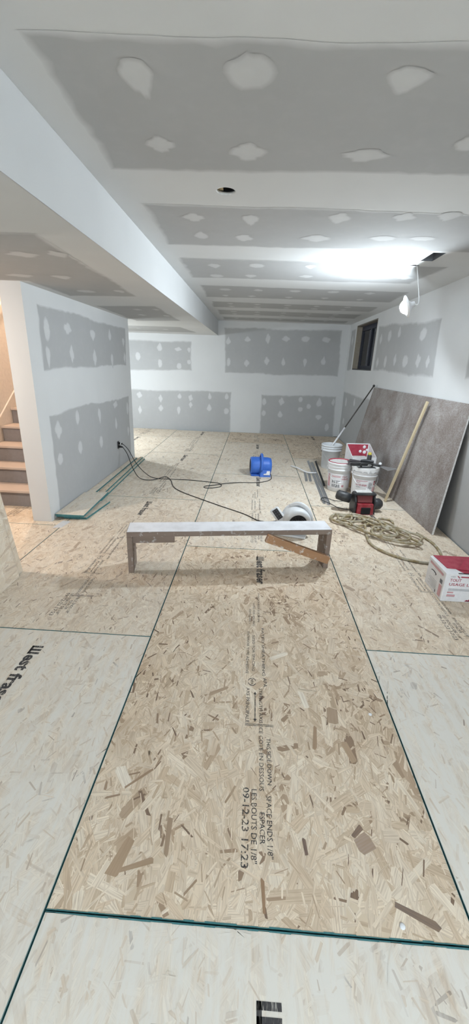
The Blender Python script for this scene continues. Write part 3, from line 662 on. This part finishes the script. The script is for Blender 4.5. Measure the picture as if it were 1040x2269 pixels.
# ------------------------------------------------------------------ leaning gypsum board and timber lath
yA, yB = 3.62, 6.79; xA, xB_ = 1.762, 1.665
nA = Vector((1.897-xA, 0, 1.212)); nB = Vector((1.897-xB_, 0, 1.195))
q = [Vector((xA, yA, .002)), Vector((xB_, yB, .002))]; tp = [q[0]+nA+Vector((0, .075, 0)), q[1]+nB]
thk = Vector((.019, 0, .0))
o = M().hexa([q[0]-q[0], q[0]+thk-q[0], q[1]+thk-q[0], q[1]-q[0], tp[0]-q[0], tp[0]+thk*.6-q[0], tp[1]+thk*.6-q[0], tp[1]-q[0]], [1, 1, 1, 0, 1, 0]).obj('gypsum_sheet', [BOARD, GYPS], None, q[0])
tag(o, 'big brown dusty plasterboard sheet leaning on its long edge against the right wall', 'board')
lp0, lp1 = Vector((1.632, 4.60, .0)), Vector((1.860, 4.50, 1.165)); dd = lp1-lp0
ex = Vector((0, 1, 0)); ez = dd.normalized(); ey = ez.cross(ex).normalized(); ex = ey.cross(ez)
mb = M(); mb.prism([(-.022, -.008), (-.004, -.008), (-.002, -.012), (.003, -.008), (.022, -.008), (.022, .008), (-.022, .008)], ex, ey, ez, (0, 0, 0), dd.length)
tag(mb.obj('timber_lath', make_wood('lath_pine', (.50, .41, .26), (.64, .55, .38), (.55, .47, .33), .2, 2), None, lp0-ey*.0+Vector((-.02, 0, .003))), 'pale timber lath propped against the brown plasterboard sheet', 'lath')

# ------------------------------------------------------------------ buckets
def bucket(name, label, x, y, rz, mat, kind):
    t = thing(name, label, 'bucket', (x, y, 0), rz, 'plastic pails by the leaning sheet')
    r0, r1, h = .130, .150, .37
    prof = [(.0001, .001), (r0-.006, .0), (r0, .008), (r1-.008, h*.74), (r1+.004, h*.745), (r1+.005, h*.77), (r1-.004, h*.775), (r1-.002, h*.85), (r1+.006, h*.853), (r1+.007, h*.875), (r1-.002, h*.88), (r1, h*.93), (r1+.008, h*.932), (r1+.009, h*.985), (r1+.002, h), (r1-.004, h*.985), (r0-.003, .02), (.0001, .016)]
    M().lathe(prof, n=40).obj('pail', mat, t)
    hp = [(r1*math.cos(q)*1.06, r1*math.sin(q)*.35-.155 if False else -abs(math.sin(q))*.02-r1*1.03*abs(math.sin(q)), h*.80-.16*abs(math.sin(q))) for q in [PI*i/16 for i in range(17)]]
    M().tube([(p[0], p[1], p[2]) for p in hp], .0022, 6).obj('bail_handle', STEEL, t)
    M().cyl((-.02, -r1*1.05-.02, h*.80-.16), (.02, -r1*1.05-.02, h*.80-.16), .009, n=10).obj('grip', WHITEP, t) if kind != 'natural' else None
    for s in (-1, 1): M().cyl((s*(r1-.004), 0, h*.80), (s*(r1+.010), 0, h*.80), .016, n=14).obj('ear', mat, t)
    def cylf(a0, z0):
        def f(tx, ty, off=.0016):
            zz = z0+ty; rr = r0+(r1-.008-r0)*(zz-.008)/(h*.74-.008)+off; an = a0+tx/rr; return (rr*math.sin(an), -rr*math.cos(an), zz)
        return f
    def lab_rect(mb, a, z, wd, ht, off, mi=0):
        f = cylf(a, z); k = max(2, int(wd/.012))
        vs = [f(wd*i/k, 0, off) for i in range(k+1)]+[f(wd*i/k, ht, off) for i in range(k+1)]
        mb.add(vs, [(i, i+1, k+2+i, k+1+i) for i in range(k)], mi, True)
    if kind in ('lid', 'tools'):
        mb = M(); lab_rect(mb, -2.6, .05, .60, .185, .0008); lb = mb.obj('label', PAPER, t)
        red = M(); gry = M(); pk = M()
        if kind == 'lid':
            for c in range(4):
                for rw in range(2):
                    for l_ in range(5): lab_rect(gry, -.72+c*.20, .145-rw*.05-l_*.0075, random.uniform(.015, .024), .005, .0016)
            lab_rect(pk, -.75, .192, .11, .012, .0016); lab_rect(red, -.78, .21, .12, .0025, .0016)
            put_text(red, 'TOUT', cylf(.18, .19), .07, .020, .02); put_text(red, 'USAGE', cylf(.16, .162), .085, .022, .02); lab_rect(red, .2, .085, .03, .008, .0016); lab_rect(red, .2, .072, .03, .008, .0016)
            lab_rect(gry, -.35, .062, .014, .014, .0017); lab_rect(gry, -.22, .064, .04, .004, .0017)
            lab_rect(pk, -1.3, .06, .045, .16, .0016)
        else:
            lab_rect(red, -.95, .218, .135, .005, .0016); put_text(red, 'TOUT', cylf(-.95, .195), .05, .016, .01); put_text(red, 'USAGE LÉGER', cylf(-.98, .160), .135, .026, .02)
            lab_rect(gry, -.95, .145, .07, .003, .0016); lab_rect(gry, -.95, .137, .055, .003, .0016)
            f = cylf(-.35, .05)
            for i, (wd, ht, ox) in enumerate(((.022, .06, .0), (.02, .045, .018), (.016, .028, -.016), (.016, .018, -.03))): lab_rect(red, -.28+ox/.14, .055, wd, ht, .0016+i*.0002)
            for l_ in range(14): lab_rect(gry, .12, .20-l_*.0105, .05 if l_ % 4 else .03, .005, .0016)
            lab_rect(pk, .58, .06, .05, .09, .0016); lab_rect(red, .64, .2, .03, .02, .0016); lab_rect(red, .66, .17, .018, .024, .0016)
            lab_rect(gry, .95, .06, .03, .16, .0016)
        red.obj('red_lettering', REDP, lb); gry.obj('grey_print', GREYP, lb); pk.obj('pink_band', PINKP, lb) if pk.v else None
    if kind == 'lid':
        M().lathe([(r1+.003, h+.002), (r1+.001, h+.007), (r1-.006, h+.007), (r1-.010, h-.004)], n=40).obj('lid_ring', REDP, t)
        M().lathe([(r1-.009, h-.004), (r1-.02, h-.012), (.0001, h-.010)], n=40).obj('lid', DUSTYP, t)
    if kind == 'tools':
        M().lathe([(r1+.011, h*.95), (r1+.012, h+.004), (r1-.004, h+.008), (.0001, h+.008)], n=40).obj('lid', DUSTYP, t)
        mb = M(); vs = []
        for i in range(24):
            an = PI+PI*i/23; rr = r1+.014; vs += [(rr*math.cos(an), rr*math.sin(an), h+.009), ((rr-.002)*math.cos(an), (rr-.002)*math.sin(an), h-.012-.022*abs(math.sin(i*1.3))-.01*(i % 3))]
        mb.add(vs, [(2*i, 2*i+2, 2*i+3, 2*i+1) for i in range(23)], 0, True); mb.obj('plastic_flap', WHITEP, t)
    if kind == 'natural':
        M().lathe([(.0001, .25), (r1-.016, .25)], n=32).obj('liquid', DUSTYP, t)
    return t
bucket('bucket', 'white lidded pail with a red rim and grey printed label columns', 1.125, 5.01, -.10, WHITEP, 'lid')
bucket('bucket', 'white pail with red lettering carrying black plastering tools on its lid', 1.378, 4.785, .05, WHITEP, 'tools')
bucket('bucket', 'unlabelled milky pail at the back with a pole standing in it', 1.225, 6.2, .2, CLEARP, 'natural')
# cardboard carton behind the pails and open box on it
c1 = M().box((0, 0, .15), (.30, .24, .30), bev=.003).obj('carton', CARD, None, (1.43, 5.27, 0)); c1.rotation_euler = (0, 0, math.radians(8)); tag(c1, 'brown closed carton hidden behind the pails', 'box')
ob = thing('open_box', 'open white box with red inside standing high behind the pails', 'box', (1.43, 5.27, .3005), math.radians(8))
bw, bd, hf, hb, t_ = .32, .27, .105, .235, .005
M().box((0, 0, t_/2), (bw, bd, t_)).obj('base', PAPER, ob)
for nm, poly, ex, ey, ez, o_, in ((('front_panel'), [(-bw/2, t_), (bw/2, t_), (bw/2, hf), (-bw/2, hf)], (1, 0, 0), (0, 0, 1), (0, 1, 0), (0, -bd/2, 0)), (('back_panel'), [(-bw/2, t_), (bw/2, t_), (bw/2, hb), (-bw/2, hb)], (1, 0, 0), (0, 0, 1), (0, 1, 0), (0, bd/2-t_, 0)), (('side_panel'), [(-bd/2+t_, t_), (bd/2-t_, t_), (bd/2-t_, hb), (-bd/2+t_, hf)], (0, 1, 0), (0, 0, 1), (1, 0, 0), (-bw/2, 0, 0)), (('side_panel'), [(-bd/2+t_, t_), (bd/2-t_, t_), (bd/2-t_, hb), (-bd/2+t_, hf)], (0, 1, 0), (0, 0, 1), (1, 0, 0), (bw/2-t_, 0, 0))):
    M().prism(poly, ex, ey, ez, o_, t_).obj(nm, PAPER, ob)
M().prism([(-bw/2+.012, t_+.02), (bw/2-.02, t_+.02), (bw/2-.02, hb-.012), (-bw/2+.012, hb-.012)], (1, 0, 0), (0, 0, 1), (0, -1, 0), (0, bd/2-t_-.0005, 0), .002).obj('red_lining', REDP, ob)
for i, (px, pz, pr) in enumerate(((.09, .19, .022), (.13, .15, .016), (.04, .13, .02), (.1, .12, .024))):
    M().lathe([(pr, 0), (pr*.8, .004), (.0001, .005)], (px, bd/2-t_-.0026, pz), (0, -1, 0), 10).obj('paste_blob', WHITEP, ob)
M().box((-.02, .0, .045), (.26, .2, .07), bev=.02).obj('compound_bag', DUSTYP, ob)

# ------------------------------------------------------------------ tools on the pail
bz = .3785
mp = thing('mud_pan', 'black plaster mud pan lying on the pail lid', 'pan', (1.285, 4.80, bz), .1)
mb = M(); A = [(-.09, -.03, 0), (.09, -.03, 0), (.09, .03, 0), (-.09, .03, 0)]; B = [(-.10, -.055, .06), (.10, -.055, .06), (.10, .055, .06), (-.10, .055, .06)]
Ai = [(p[0]*.96, p[1]*.9, .004) for p in A]; Bi = [(p[0]*.97, p[1]*.93, .06) for p in B]
mb.add(A+B+Ai+Bi, [(3, 2, 1, 0)]+[(i, (i+1) % 4, 4+(i+1) % 4, 4+i) for i in range(4)]+[(4+i, 4+(i+1) % 4, 12+(i+1) % 4, 12+i) for i in range(4)]+[(12+i, 12+(i+1) % 4, 8+(i+1) % 4, 8+i) for i in range(4)]+[(8, 9, 10, 11)])
mb.obj('trough', BLACKP, mp); M().box((0, -.05, .062), (.205, .006, .006)).obj('rim_strip', STEEL, mp)
k1 = thing('putty_knife', 'wide bladed putty knife with a round white handle end jutting over the pail edge', 'knife', (1.515, 4.735, bz), .6)
M().prism([(-.02, -.02), (.02, -.02), (.075, -.16), (-.075, -.16)], (1, 0, 0), (0, 1, 0), (0, 0, 1), (.03, .02, .004), .0025).obj('blade', STEEL, k1)
M().cyl((.03, 0, .008), (-.03, .09, .022), .009, .012, 12).obj('handle', BLACKP, k1)
M().lathe([(.0001, -.016), (.011, -.012), (.016, 0), (.011, .012), (.0001, .016)], (.035, .015, .024), n=16).obj('handle_ball', WHITEP, k1)
k2 = thing('taping_knife', 'black handled taping knife lying across the mud pan', 'knife', (1.31, 4.79, bz+.064), 1.2)
M().prism([(-.03, 0), (.03, 0), (.06, .11), (-.06, .11)], (1, 0, 0), (0, 1, 0), (0, 0, 1), (0, 0, 0), .002).obj('blade', BLACKP, k2)
M().tube(smooth_path([(0, .0, .006), (0, -.05, .014), (0, -.12, .012)], 4), lambda t: .011+.004*math.sin(PI*t), 10).obj('handle', BLACKP, k2)
bt = thing('spray_can', 'small black upright can with a yellow cap on the pail lid', 'can', (1.435, 4.89, bz))
M().lathe([(.0001, 0), (.022, 0), (.024, .01), (.024, .09), (.018, .1), (.0001, .1)], n=18).obj('can_body', BLACKP, bt)
M().lathe([(.019, .1005), (.019, .118), (.014, .124), (.0001, .124)], n=18).obj('cap', plain('yellow_cap', (.6, .5, .08), .5), bt)
tr = thing('plaster_trowel', 'black plastering trowel flat on the front of the pail lid', 'trowel', (1.36, 4.69, bz), .1)
M().box((0, 0, .002), (.17, .05, .003)).obj('blade', BLACKP, tr); M().tube(smooth_path([(-.05, 0, .004), (-.05, 0, .035), (.05, 0, .035), (.05, 0, .004)], 5), .009, 8).obj('handle', BLACKR, tr)

for q_, sc_ in ((mp, 1.15), (k1, 1.3), (k2, 1.25), (bt, 1.15), (tr, 1.25)): q_.scale = (sc_, sc_, sc_)
mp.scale.z = .7; k2.location.z = bz+.047
# ------------------------------------------------------------------ pole in the back pail
pl = thing('sanding_pole', 'long pole with pale lower end leaning from the back pail to the wall', 'pole', (1.17, 6.17, .252))
e0, e1 = Vector((0, 0, 0)), Vector((1.872-1.17, 6.72-6.17, 1.222-.252)); k = .36
M().cyl(e0, e0.lerp(e1, k), .013, n=12).obj('pale_shaft', WHITEP, pl); M().cyl(e0.lerp(e1, k), e1, .010, n=12).obj('dark_shaft', plain('dark_shaft', (.06, .055, .05), .6), pl)
M().lathe([(.0001, -.02), (.015, -.015), (.019, 0), (.015, .012), (.0001, .016)], e1, e1.normalized(), 14).obj('end_knob', BLACKR, pl)

# ------------------------------------------------------------------ metal strips beside the pails
def strip(name, label, p0, p1, wd, mat, flange=True, grp='drywall trims on the floor'):
    p0, p1 = Vector(p0), Vector(p1); d = (p1-p0); ex = Vector((-d.y, d.x, 0)).normalized(); t = thing(name, label, 'trim strip', (p0.x, p0.y, p0.z), 0, grp)
    M().prism([(-wd/2, 0), (wd/2, 0), (wd/2, .0015), (-wd/2, .0015)], ex, (0, 0, 1), d.normalized(), (0, 0, 0), d.length).obj('web', mat, t)
    if flange: M().prism([(-wd/2, .0016), (-wd/2+.0015, .0016), (-wd/2+.0015, .02), (-wd/2, .02)], ex, (0, 0, 1), d.normalized(), (0, 0, 0), d.length).obj('flange', mat, t)
strip('corner_bead', 'long silver corner bead on the floor with its near end in front of the pails', (.905, 4.36, .001), (.985, 6.5, .001), .035, STEEL)
strip('corner_bead', 'second silver corner bead lying left of the longest one', (.862, 4.40, .001), (.935, 6.6, .001), .03, STEEL)
strip('corner_bead', 'black trim strip lying right beside the silver beads', (.975, 5.12, .001), (1.06, 6.6, .001), .022, BLACKP)
strip('metal_track', 'left one of two short steel track pieces near the white strip', (.765, 5.32, .001), (.80, 5.85, .001), .03, STEEL)
strip('metal_track', 'right one of two short steel track pieces near the white strip', (.82, 5.32, .001), (.855, 5.85, .001), .03, STEEL)
mb = M(); mb.tube(smooth_path([(.62, 6.15, .011), (.70, 5.95, .031), (.80, 5.72, .033), (.88, 5.68, .033), (.95, 5.70, .033)], 6), lambda t: .010, 6); tag(mb.obj('plastic_strip', WHITEP), 'thin curved white plastic strip crossing the steel tracks', 'strip')

# ------------------------------------------------------------------ red and black power tool
pt = thing('jobsite_tool', 'red and black power tool with two round black ends near the hose', 'power tool', (1.235, 4.19, 0), .08)
for s in (-1, 1):
    M().prism([(-.08, 0), (.08, 0), (.10, .06), (.07, .20), (.03, .22), (-.03, .21), (-.08, .14)], (0, 1, 0), (0, 0, 1), (1, 0, 0), (s*.105-.008, 0, 0), .016).obj('side_frame', BLACKP, pt)
M().hexa([(-.09, -.10, .0), (.09, -.10, .0), (.09, .06, .0), (-.09, .06, .0), (-.085, -.09, .115), (.085, -.09, .115), (.085, .06, .125), (-.085, .06, .125)]).obj('battery_bay', REDBODY, pt)
M().box((.005, -.1015, .045), (.10, .012, .075), bev=.004).obj('bay_opening', DARK, pt)
M().hexa([(-.078, -.06, .128), (.078, -.06, .128), (.078, .06, .128), (-.078, .06, .128), (-.085, -.03, .20), (.085, -.03, .20), (.085, .06, .20), (-.085, .06, .20)]).obj('motor_cover', plain('dark_red_plastic', (.17, .03, .03), .5), pt)
M().box((0, -.005, .212), (.235, .10, .022), bev=.006).obj('top_rail', BLACKP, pt)
M().box((-.01, .01, .230), (.17, .09, .012), bev=.005).obj('dusty_plate', DUSTYP, pt)
M().lathe([(.0001, -.1), (.035, -.1), (.052, -.085), (.056, 0), (.05, .06), (.0001, .06)], (-.19, .04, .155), (1, -.25, -.25), 22).obj('motor_end', BLACKP, pt)
M().lathe([(.0001, -.06), (.05, -.055), (.062, -.02), (.06, .03), (.04, .055), (.0001, .06)], (.165, .03, .085), (1, .1, .1), 22).obj('round_end', BLACKP, pt)
M().box((0, 0, .006), (.20, .12, .01)).obj('foot', BLACKR, pt)
mb = M(); mb.tube(smooth_path([(1.09, 4.38, .05), (1.0, 4.52, .006), (.90, 4.62, .007), (.845, 4.55, .007), (.86, 4.42, .026), (.915, 4.34, .026), (1.0, 4.27, .006), (1.125, 4.2, .008)], 8), .004, 6); tag(mb.obj('power_cord', BLACKR), 'thin dark cord looping from the red and black tool over the bead ends', 'cord')

# ------------------------------------------------------------------ hose
rnd = random.Random(11); pts = []
def loop(cx, cy, rx, ry, a0, turns, z0, z1, tilt=0, seg=14):
    n = int(seg*turns)
    for i in range(n):
        a = a0+2*PI*turns*i/n; k = 1+rnd.uniform(-.07, .07); x = rx*k*math.cos(a); y = ry*k*math.sin(a)
        pts.append((cx+x*math.cos(tilt)-y*math.sin(tilt)+rnd.uniform(-.01, .01), cy+x*math.sin(tilt)+y*math.cos(tilt)+rnd.uniform(-.01, .01), z0+(z1-z0)*i/n+rnd.uniform(0, .006)))
pts.append((1.62, 3.62, .013)); pts.append((1.68, 3.38, .013)); pts.append((1.64, 3.12, .013)); pts.append((1.52, 2.99, .013)); pts.append((1.36, 3.01, .013)); pts.append((1.2, 3.12, .013)); pts.append((1.10, 3.30, .014)); pts.append((1.12, 3.55, .016)); pts.append((1.17, 3.8, .02))
loop(1.03, 3.86, .19, .15, .8, 1.7, .015, .03, -.3)
loop(1.20, 3.72, .30, .19, 2.4, 1.1, .018, .035, -.75)
loop(1.38, 3.50, .23, .17, 2.5, 1.6, .02, .04, -.5)
loop(1.20, 3.66, .15, .27, 1.0, 1.0, .03, .05, .5)
loop(1.04, 3.84, .14, .09, .2, 1.1, .035, .045, -.2)
loop(1.36, 3.46, .13, .12, 1.6, 1.2, .04, .055, -.4)
pts += [(1.30, 3.75, .05), (1.36, 3.95, .02), (1.47, 3.93, .014), (1.46, 3.82, .014)]
mb = M(); mb.tube(smooth_path(pts, 5), .011, 8); tag(mb.obj('garden_hose', HOSE), 'tangled dusty tan hose coiled on the floor before the red tool', 'hose')

# ------------------------------------------------------------------ compound box at the right edge
bx = thing('compound_box', 'white and red joint compound box standing at the right edge', 'box', (1.338, 2.431, 0), 0)
bw, bd, bh = .33, .27, .215
M().box((bw/2, bd/2, bh/2), (bw, bd, bh), bev=.006).obj('carton_body', PAPER, bx)
mb = M(); mb.prism([(.035, .075), (.09, .07), (.12, .012), (.20, .01), (bw-.01, .012), (bw-.005, bd-.004), (.02, bd-.004)], (1, 0, 0), (0, 1, 0), (0, 0, 1), (0, 0, bh+.0005), .004); mb.obj('red_top_flap', REDP, bx)
mb = M(); mb.prism([(.10, .05), (.3, .03), (.31, .12), (.2, .18)], (1, 0, 0), (0, 1, .10), (0, -.1, 1), (0, 0, bh+.002), .003); mb.obj('loose_flap', REDP, bx)
M().box((.19, .004, bh+.001), (.22, .006, .004)).obj('open_slit', BLACKR, bx)
red = M(); gry = M(); pk = M()
ff = lambda x0, z0: (lambda tx, ty: (x0+tx, -.0012, z0+ty))
def fr(mb, x0, z0, wd, ht): mb.add([(x0, -.0012, z0), (x0+wd, -.0012, z0), (x0+wd, -.0012, z0+ht), (x0, -.0012, z0+ht)], [(0, 1, 2, 3)])
put_text(red, 'TOUT', ff(.033, .155), .075, .022, .008); put_text(red, 'USAGE LÉGER', ff(.033, .124), .215, .026, .008)
put_text(gry, 'CGC', ff(.034, .188), .03, .009, .0); fr(red, .10, .188, .12, .009)
red.add([(.073, -.0012, .2), (.082, -.0012, .2), (.094, -.0012, .186), (.086, -.0012, .186)], [(0, 1, 2, 3)]); gry.add([(.086, -.0012, .186), (.097, -.0012, .191), (.092, -.0012, .18)], [(0, 1, 2)])
for i in range(3): fr(gry, .035, .1-i*.006, .16, .002)
fr(pk, .033, .066, .04, .012); fr(pk, .033, .04, .055, .016); fr(gry, .033, .04, .055, .0012); fr(gry, .033, .056, .055, .0012)
for i in range(5): red.add([(.16+i*.012, -.0012, .008), (.19+i*.014, -.0012, .008), (.175+i*.02, -.0012, .022+i*.008)], [(0, 1, 2)])
def sd(mb, y0, z0, wd, ht): mb.add([(-.0012, y0, z0), (-.0012, y0+wd, z0), (-.0012, y0+wd, z0+ht), (-.0012, y0, z0+ht)], [(0, 1, 2, 3)])
sd(pk, .03, .175, .21, .018); sd(pk, .02, .02, .04, .085); sd(gry, .025, .115, .035, .03)
for i in range(6): sd(gry, .09, .09-i*.012, .11+.02*(i % 2), .002)
sd(gry, .09, .015, .012, .02)
red.obj('red_lettering', REDP, bx); gry.obj('grey_print', GREYP, bx); pk.obj('pink_panel', PINKP, bx)
mb = M(); mb.prism([(.03*math.cos(q)*1.4, .012*math.sin(q)) for q in [2*PI*i/20 for i in range(20)]], (0, 1, 0), (0, 0, 1), (-1, 0, 0), (-.0004, .165, .135), .0012); mb.obj('hand_hole', DARK, bx)
mb = M(); mb.prism([(.028*math.cos(q)*1.3+.004, .009*math.sin(q)-.003) for q in [2*PI*i/20 for i in range(20)]], (0, 1, 0), (0, 0, 1), (-1, 0, 0), (-.0012, .165, .135), .001); mb.obj('hole_tab', PAPER, bx)

# ------------------------------------------------------------------ white air mover
wf = thing('air_mover', 'white carpet blower fan on the floor behind the bench', 'fan', (.40, 3.48, 0), math.radians(-14))
axf = Vector((.30, -.95, -.02)).normalized(); cc = Vector((.045, .0, .140))
M().lathe([(.0001, -.16), (.085, -.16), (.115, -.14), (.128, -.08), (.130, .03), (.124, .07), (.112, .088), (.085, .092), (.085, .080), (.0001, .080)], cc, axf, 36).obj('fan_housing', WHITEFAN, wf)
g = M(); g.lathe([(.0001, .086), (.083, .086)], cc, axf, 32); gr_ = g.obj('intake', DARK, wf)
rg = M()
for r in (.08, .066, .052, .038, .024, .012): rg.lathe([(r, .088), (r+.0035, .0915), (r-.0035, .0915), (r, .088)], cc, axf, 32)
xx, yy, zz = along(axf, (0, 1, 0))
for k in range(12):
    q = 2*PI*k/12; p = xx*math.cos(q)+yy*math.sin(q); rg.tube([cc+axf*.09+p*.012, cc+axf*.09+p*.082], .0022, 5)
rg.obj('intake_grille', BLACKP, wf)
# exhaust throat pointing back left with the socket panel on its shoulder
e1 = Vector((.68, -.42, -.60)).normalized(); e2 = Vector((.62, .30, .49)); e2 = (e2-e1*e2.dot(e1)).normalized(); e3 = e1.cross(e2)
if e3.y > 0: e3 = -e3; 
R = frame(e1, e2, e3)
pc = Vector((-.128, -.035, .185))
mb = M(); mb.box((.012, 0, -.04), (.17, .088, .09), bev=.014); mb.v = [tuple(R @ Vector(v)+pc) for v in mb.v]; cs = mb.obj('control_box', WHITEFAN, wf)
mb = M(); mb.box((0, 0, .0065), (.105, .052, .004), bev=.0015); mb.v = [tuple(R @ Vector(v)+pc) for v in mb.v]; cpn = mb.obj('control_panel', BLACKR, wf)
mb = M()
for i in range(4):
    for j in range(2): mb.box((-.038+i*.0255, -.012+j*.024, .0095), (.016, .014, .002))
mb.v = [tuple(R @ Vector(v)+pc) for v in mb.v]; mb.obj('socket', plain('socket_grey', (.07, .07, .08), .5), cpn)
mb = M(); mb.hexa([(-.16, -.02, .012), (.0, -.06, .012), (.02, .10, .012), (-.16, .10, .012), (-.13, 0, .15), (0, -.03, .24), (.02, .08, .25), (-.12, .09, .16)]); mb.obj('throat', WHITEFAN, wf)
hpts = smooth_path([(-.03, .04, .255), (.03, .03, .288), (.09, .02, .285), (.15, .01, .235), (.178, .0, .165), (.178, .0, .10), (.15, .0, .06)], 5)
M().tube(hpts, .019, 10).obj('carry_handle', WHITEFAN, wf)
M().box((.02, .0, .012), (.26, .20, .02), bev=.006).obj('base', WHITEFAN, wf)
for sx in (-.09, .13):
    for sy in (-.08, .08): M().cyl((sx, sy, 0), (sx, sy, .006), .012, n=10).obj('foot', BLACKR, wf)

# ------------------------------------------------------------------ blue air mover
bf = thing('air_mover', 'blue round blower fan on the floor in mid room', 'fan', (.135, 5.58, 0), math.radians(6))
M().lathe([(.095, -.150), (.118, -.146), (.124, -.12), (.122, 0), (.118, .10), (.108, .142), (.08, .15), (.0001, .15)], (0, 0, .13), (1, 0, 0), 36).obj('fan_housing', BLUE, bf)
M().lathe([(.094, -.142), (.0001, -.142)], (0, 0, .13), (1, 0, 0), 32).obj('intake', DARK, bf)
rg = M()
for r in (.09, .07, .05, .03): rg.lathe([(r, -.148), (r+.003, -.145), (r-.003, -.145), (r, -.148)], (0, 0, .13), (1, 0, 0), 28)
for k in range(10):
    q = 2*PI*k/10; rg.tube([(-.146, .015*math.cos(q), .13+.015*math.sin(q)), (-.146, .093*math.cos(q), .13+.093*math.sin(q))], .002, 5)
rg.obj('intake_grille', BLACKP, bf)
mb = M(); mb.tube([(.0+.01*math.sin(q), -.142*math.cos(q), .13+.158*math.sin(q)) for q in [PI*(-.1+1.2*i/24) for i in range(25)]], .017, 10); mb.obj('carry_handle', BLUE, bf)
M().hexa([(-.02, -.15, .0), (.13, -.14, .0), (.13, .13, .0), (-.1, .13, .0), (-.01, -.12, .09), (.12, -.11, .09), (.12, .1, .09), (-.1, .1, .09)]).obj('throat', BLUE, bf)
M().box((-.02, 0, .012), (.24, .22, .022), bev=.006).obj('base', BLUE, bf)
mb = M(); mb.prism([(.03, .03), (.115, .03), (.118, .085), (.075, .085), (.068, .052), (.03, .045)], (1, 0, 0), (0, .14, 1), (0, -1, 0), (0, -.1502, 0), .002); mb.obj('sticker', PAPER, bf)
for sx in (-.1, .07):
    for sy in (-.07, .07): M().cyl((sx, sy, 0), (sx, sy, .004), .012, n=10).obj('foot', BLACKR, bf)

# ------------------------------------------------------------------ plugs and extension cords
pg = thing('plug_adapter', 'pair of black plugs with white tape in the left wall socket', 'plug', (XW+.004, 5.48, .355))
M().box((.004, 0, .0), (.006, .06, .10), bev=.002).obj('socket_face', BLACKP, pg)
for dz in (-.022, .022): M().cyl((.007, 0, dz), (.06, -.005, dz-.006), .018, .012, 12).obj('plug_body', BLACKR, pg)
M().cyl((.035, -.003, .02), (.045, -.004, .018), .0175, n=12).obj('tape', WHITEP, pg)
def cord(name, pts, label, r=.0048): return tag(M().tube(smooth_path(pts, 10), r, 8).obj(name, BLACKR), label, 'cord', 'black fan cords')
c = .0055
cord('extension_cord', [(-1.805, 5.475, .372), (-1.72, 5.45, .30), (-1.58, 5.3, .16), (-1.42, 5.18, .05), (-1.25, 5.10, c), (-.85, 5.10, c), (-.55, 5.05, c), (-.40, 5.00, c), (-.37, 4.88, c), (-.45, 4.80, c), (-.56, 4.78, c), (-.57, 4.85, c), (-.45, 4.90, .012), (-.34, 4.97, .016), (-.15, 5.09, c), (.05, 5.12, c), (.2, 5.2, c), (.285, 5.35, c), (.28, 5.5, .03), (.25, 5.54, .05)], 'black cord running from the wall plug to the blue fan with a small loop')
cord('extension_cord', [(-1.805, 5.475, .328), (-1.73, 5.43, .24), (-1.60, 5.22, .10), (-1.45, 5.02, .02), (-1.28, 5.02, .0055), (-1.15, 5.16, .016), (-1.05, 5.05, c), (-.95, 4.75, c), (-.80, 4.55, c), (-.55, 4.33, c), (-.30, 4.12, c), (-.05, 3.92, c), (.1, 3.74, .01), (.2, 3.62, .05), (.27, 3.53, .10)], 'black cord running from the wall plug across the floor to the white fan')

# ------------------------------------------------------------------ small plaster crumbs
for x_, y_, lab in ((.598, 1.42, 'white plaster crumb on the tan sheet near the right seam'), (.493, .68, 'white plaster crumb beside the nearest teal cross seam')):
    tag(M().lathe([(.0001, 0), (.008, 0), (.0085, .002), (.005, .004), (.0001, .0045)], (0, 0, 0), n=10).obj('plaster_crumb', WHITEP, None, (x_, y_, .0003)), lab, 'crumb', 'plaster crumbs')

for o in COL.objects:
    if o.name.split('.')[0] in ('red_lettering', 'grey_print', 'pink_band', 'pink_panel', 'socket', 'intake_grille', 'printed_stamp', 'printed_brand', 'edge_paint'): o['kind'] = 'stuff'
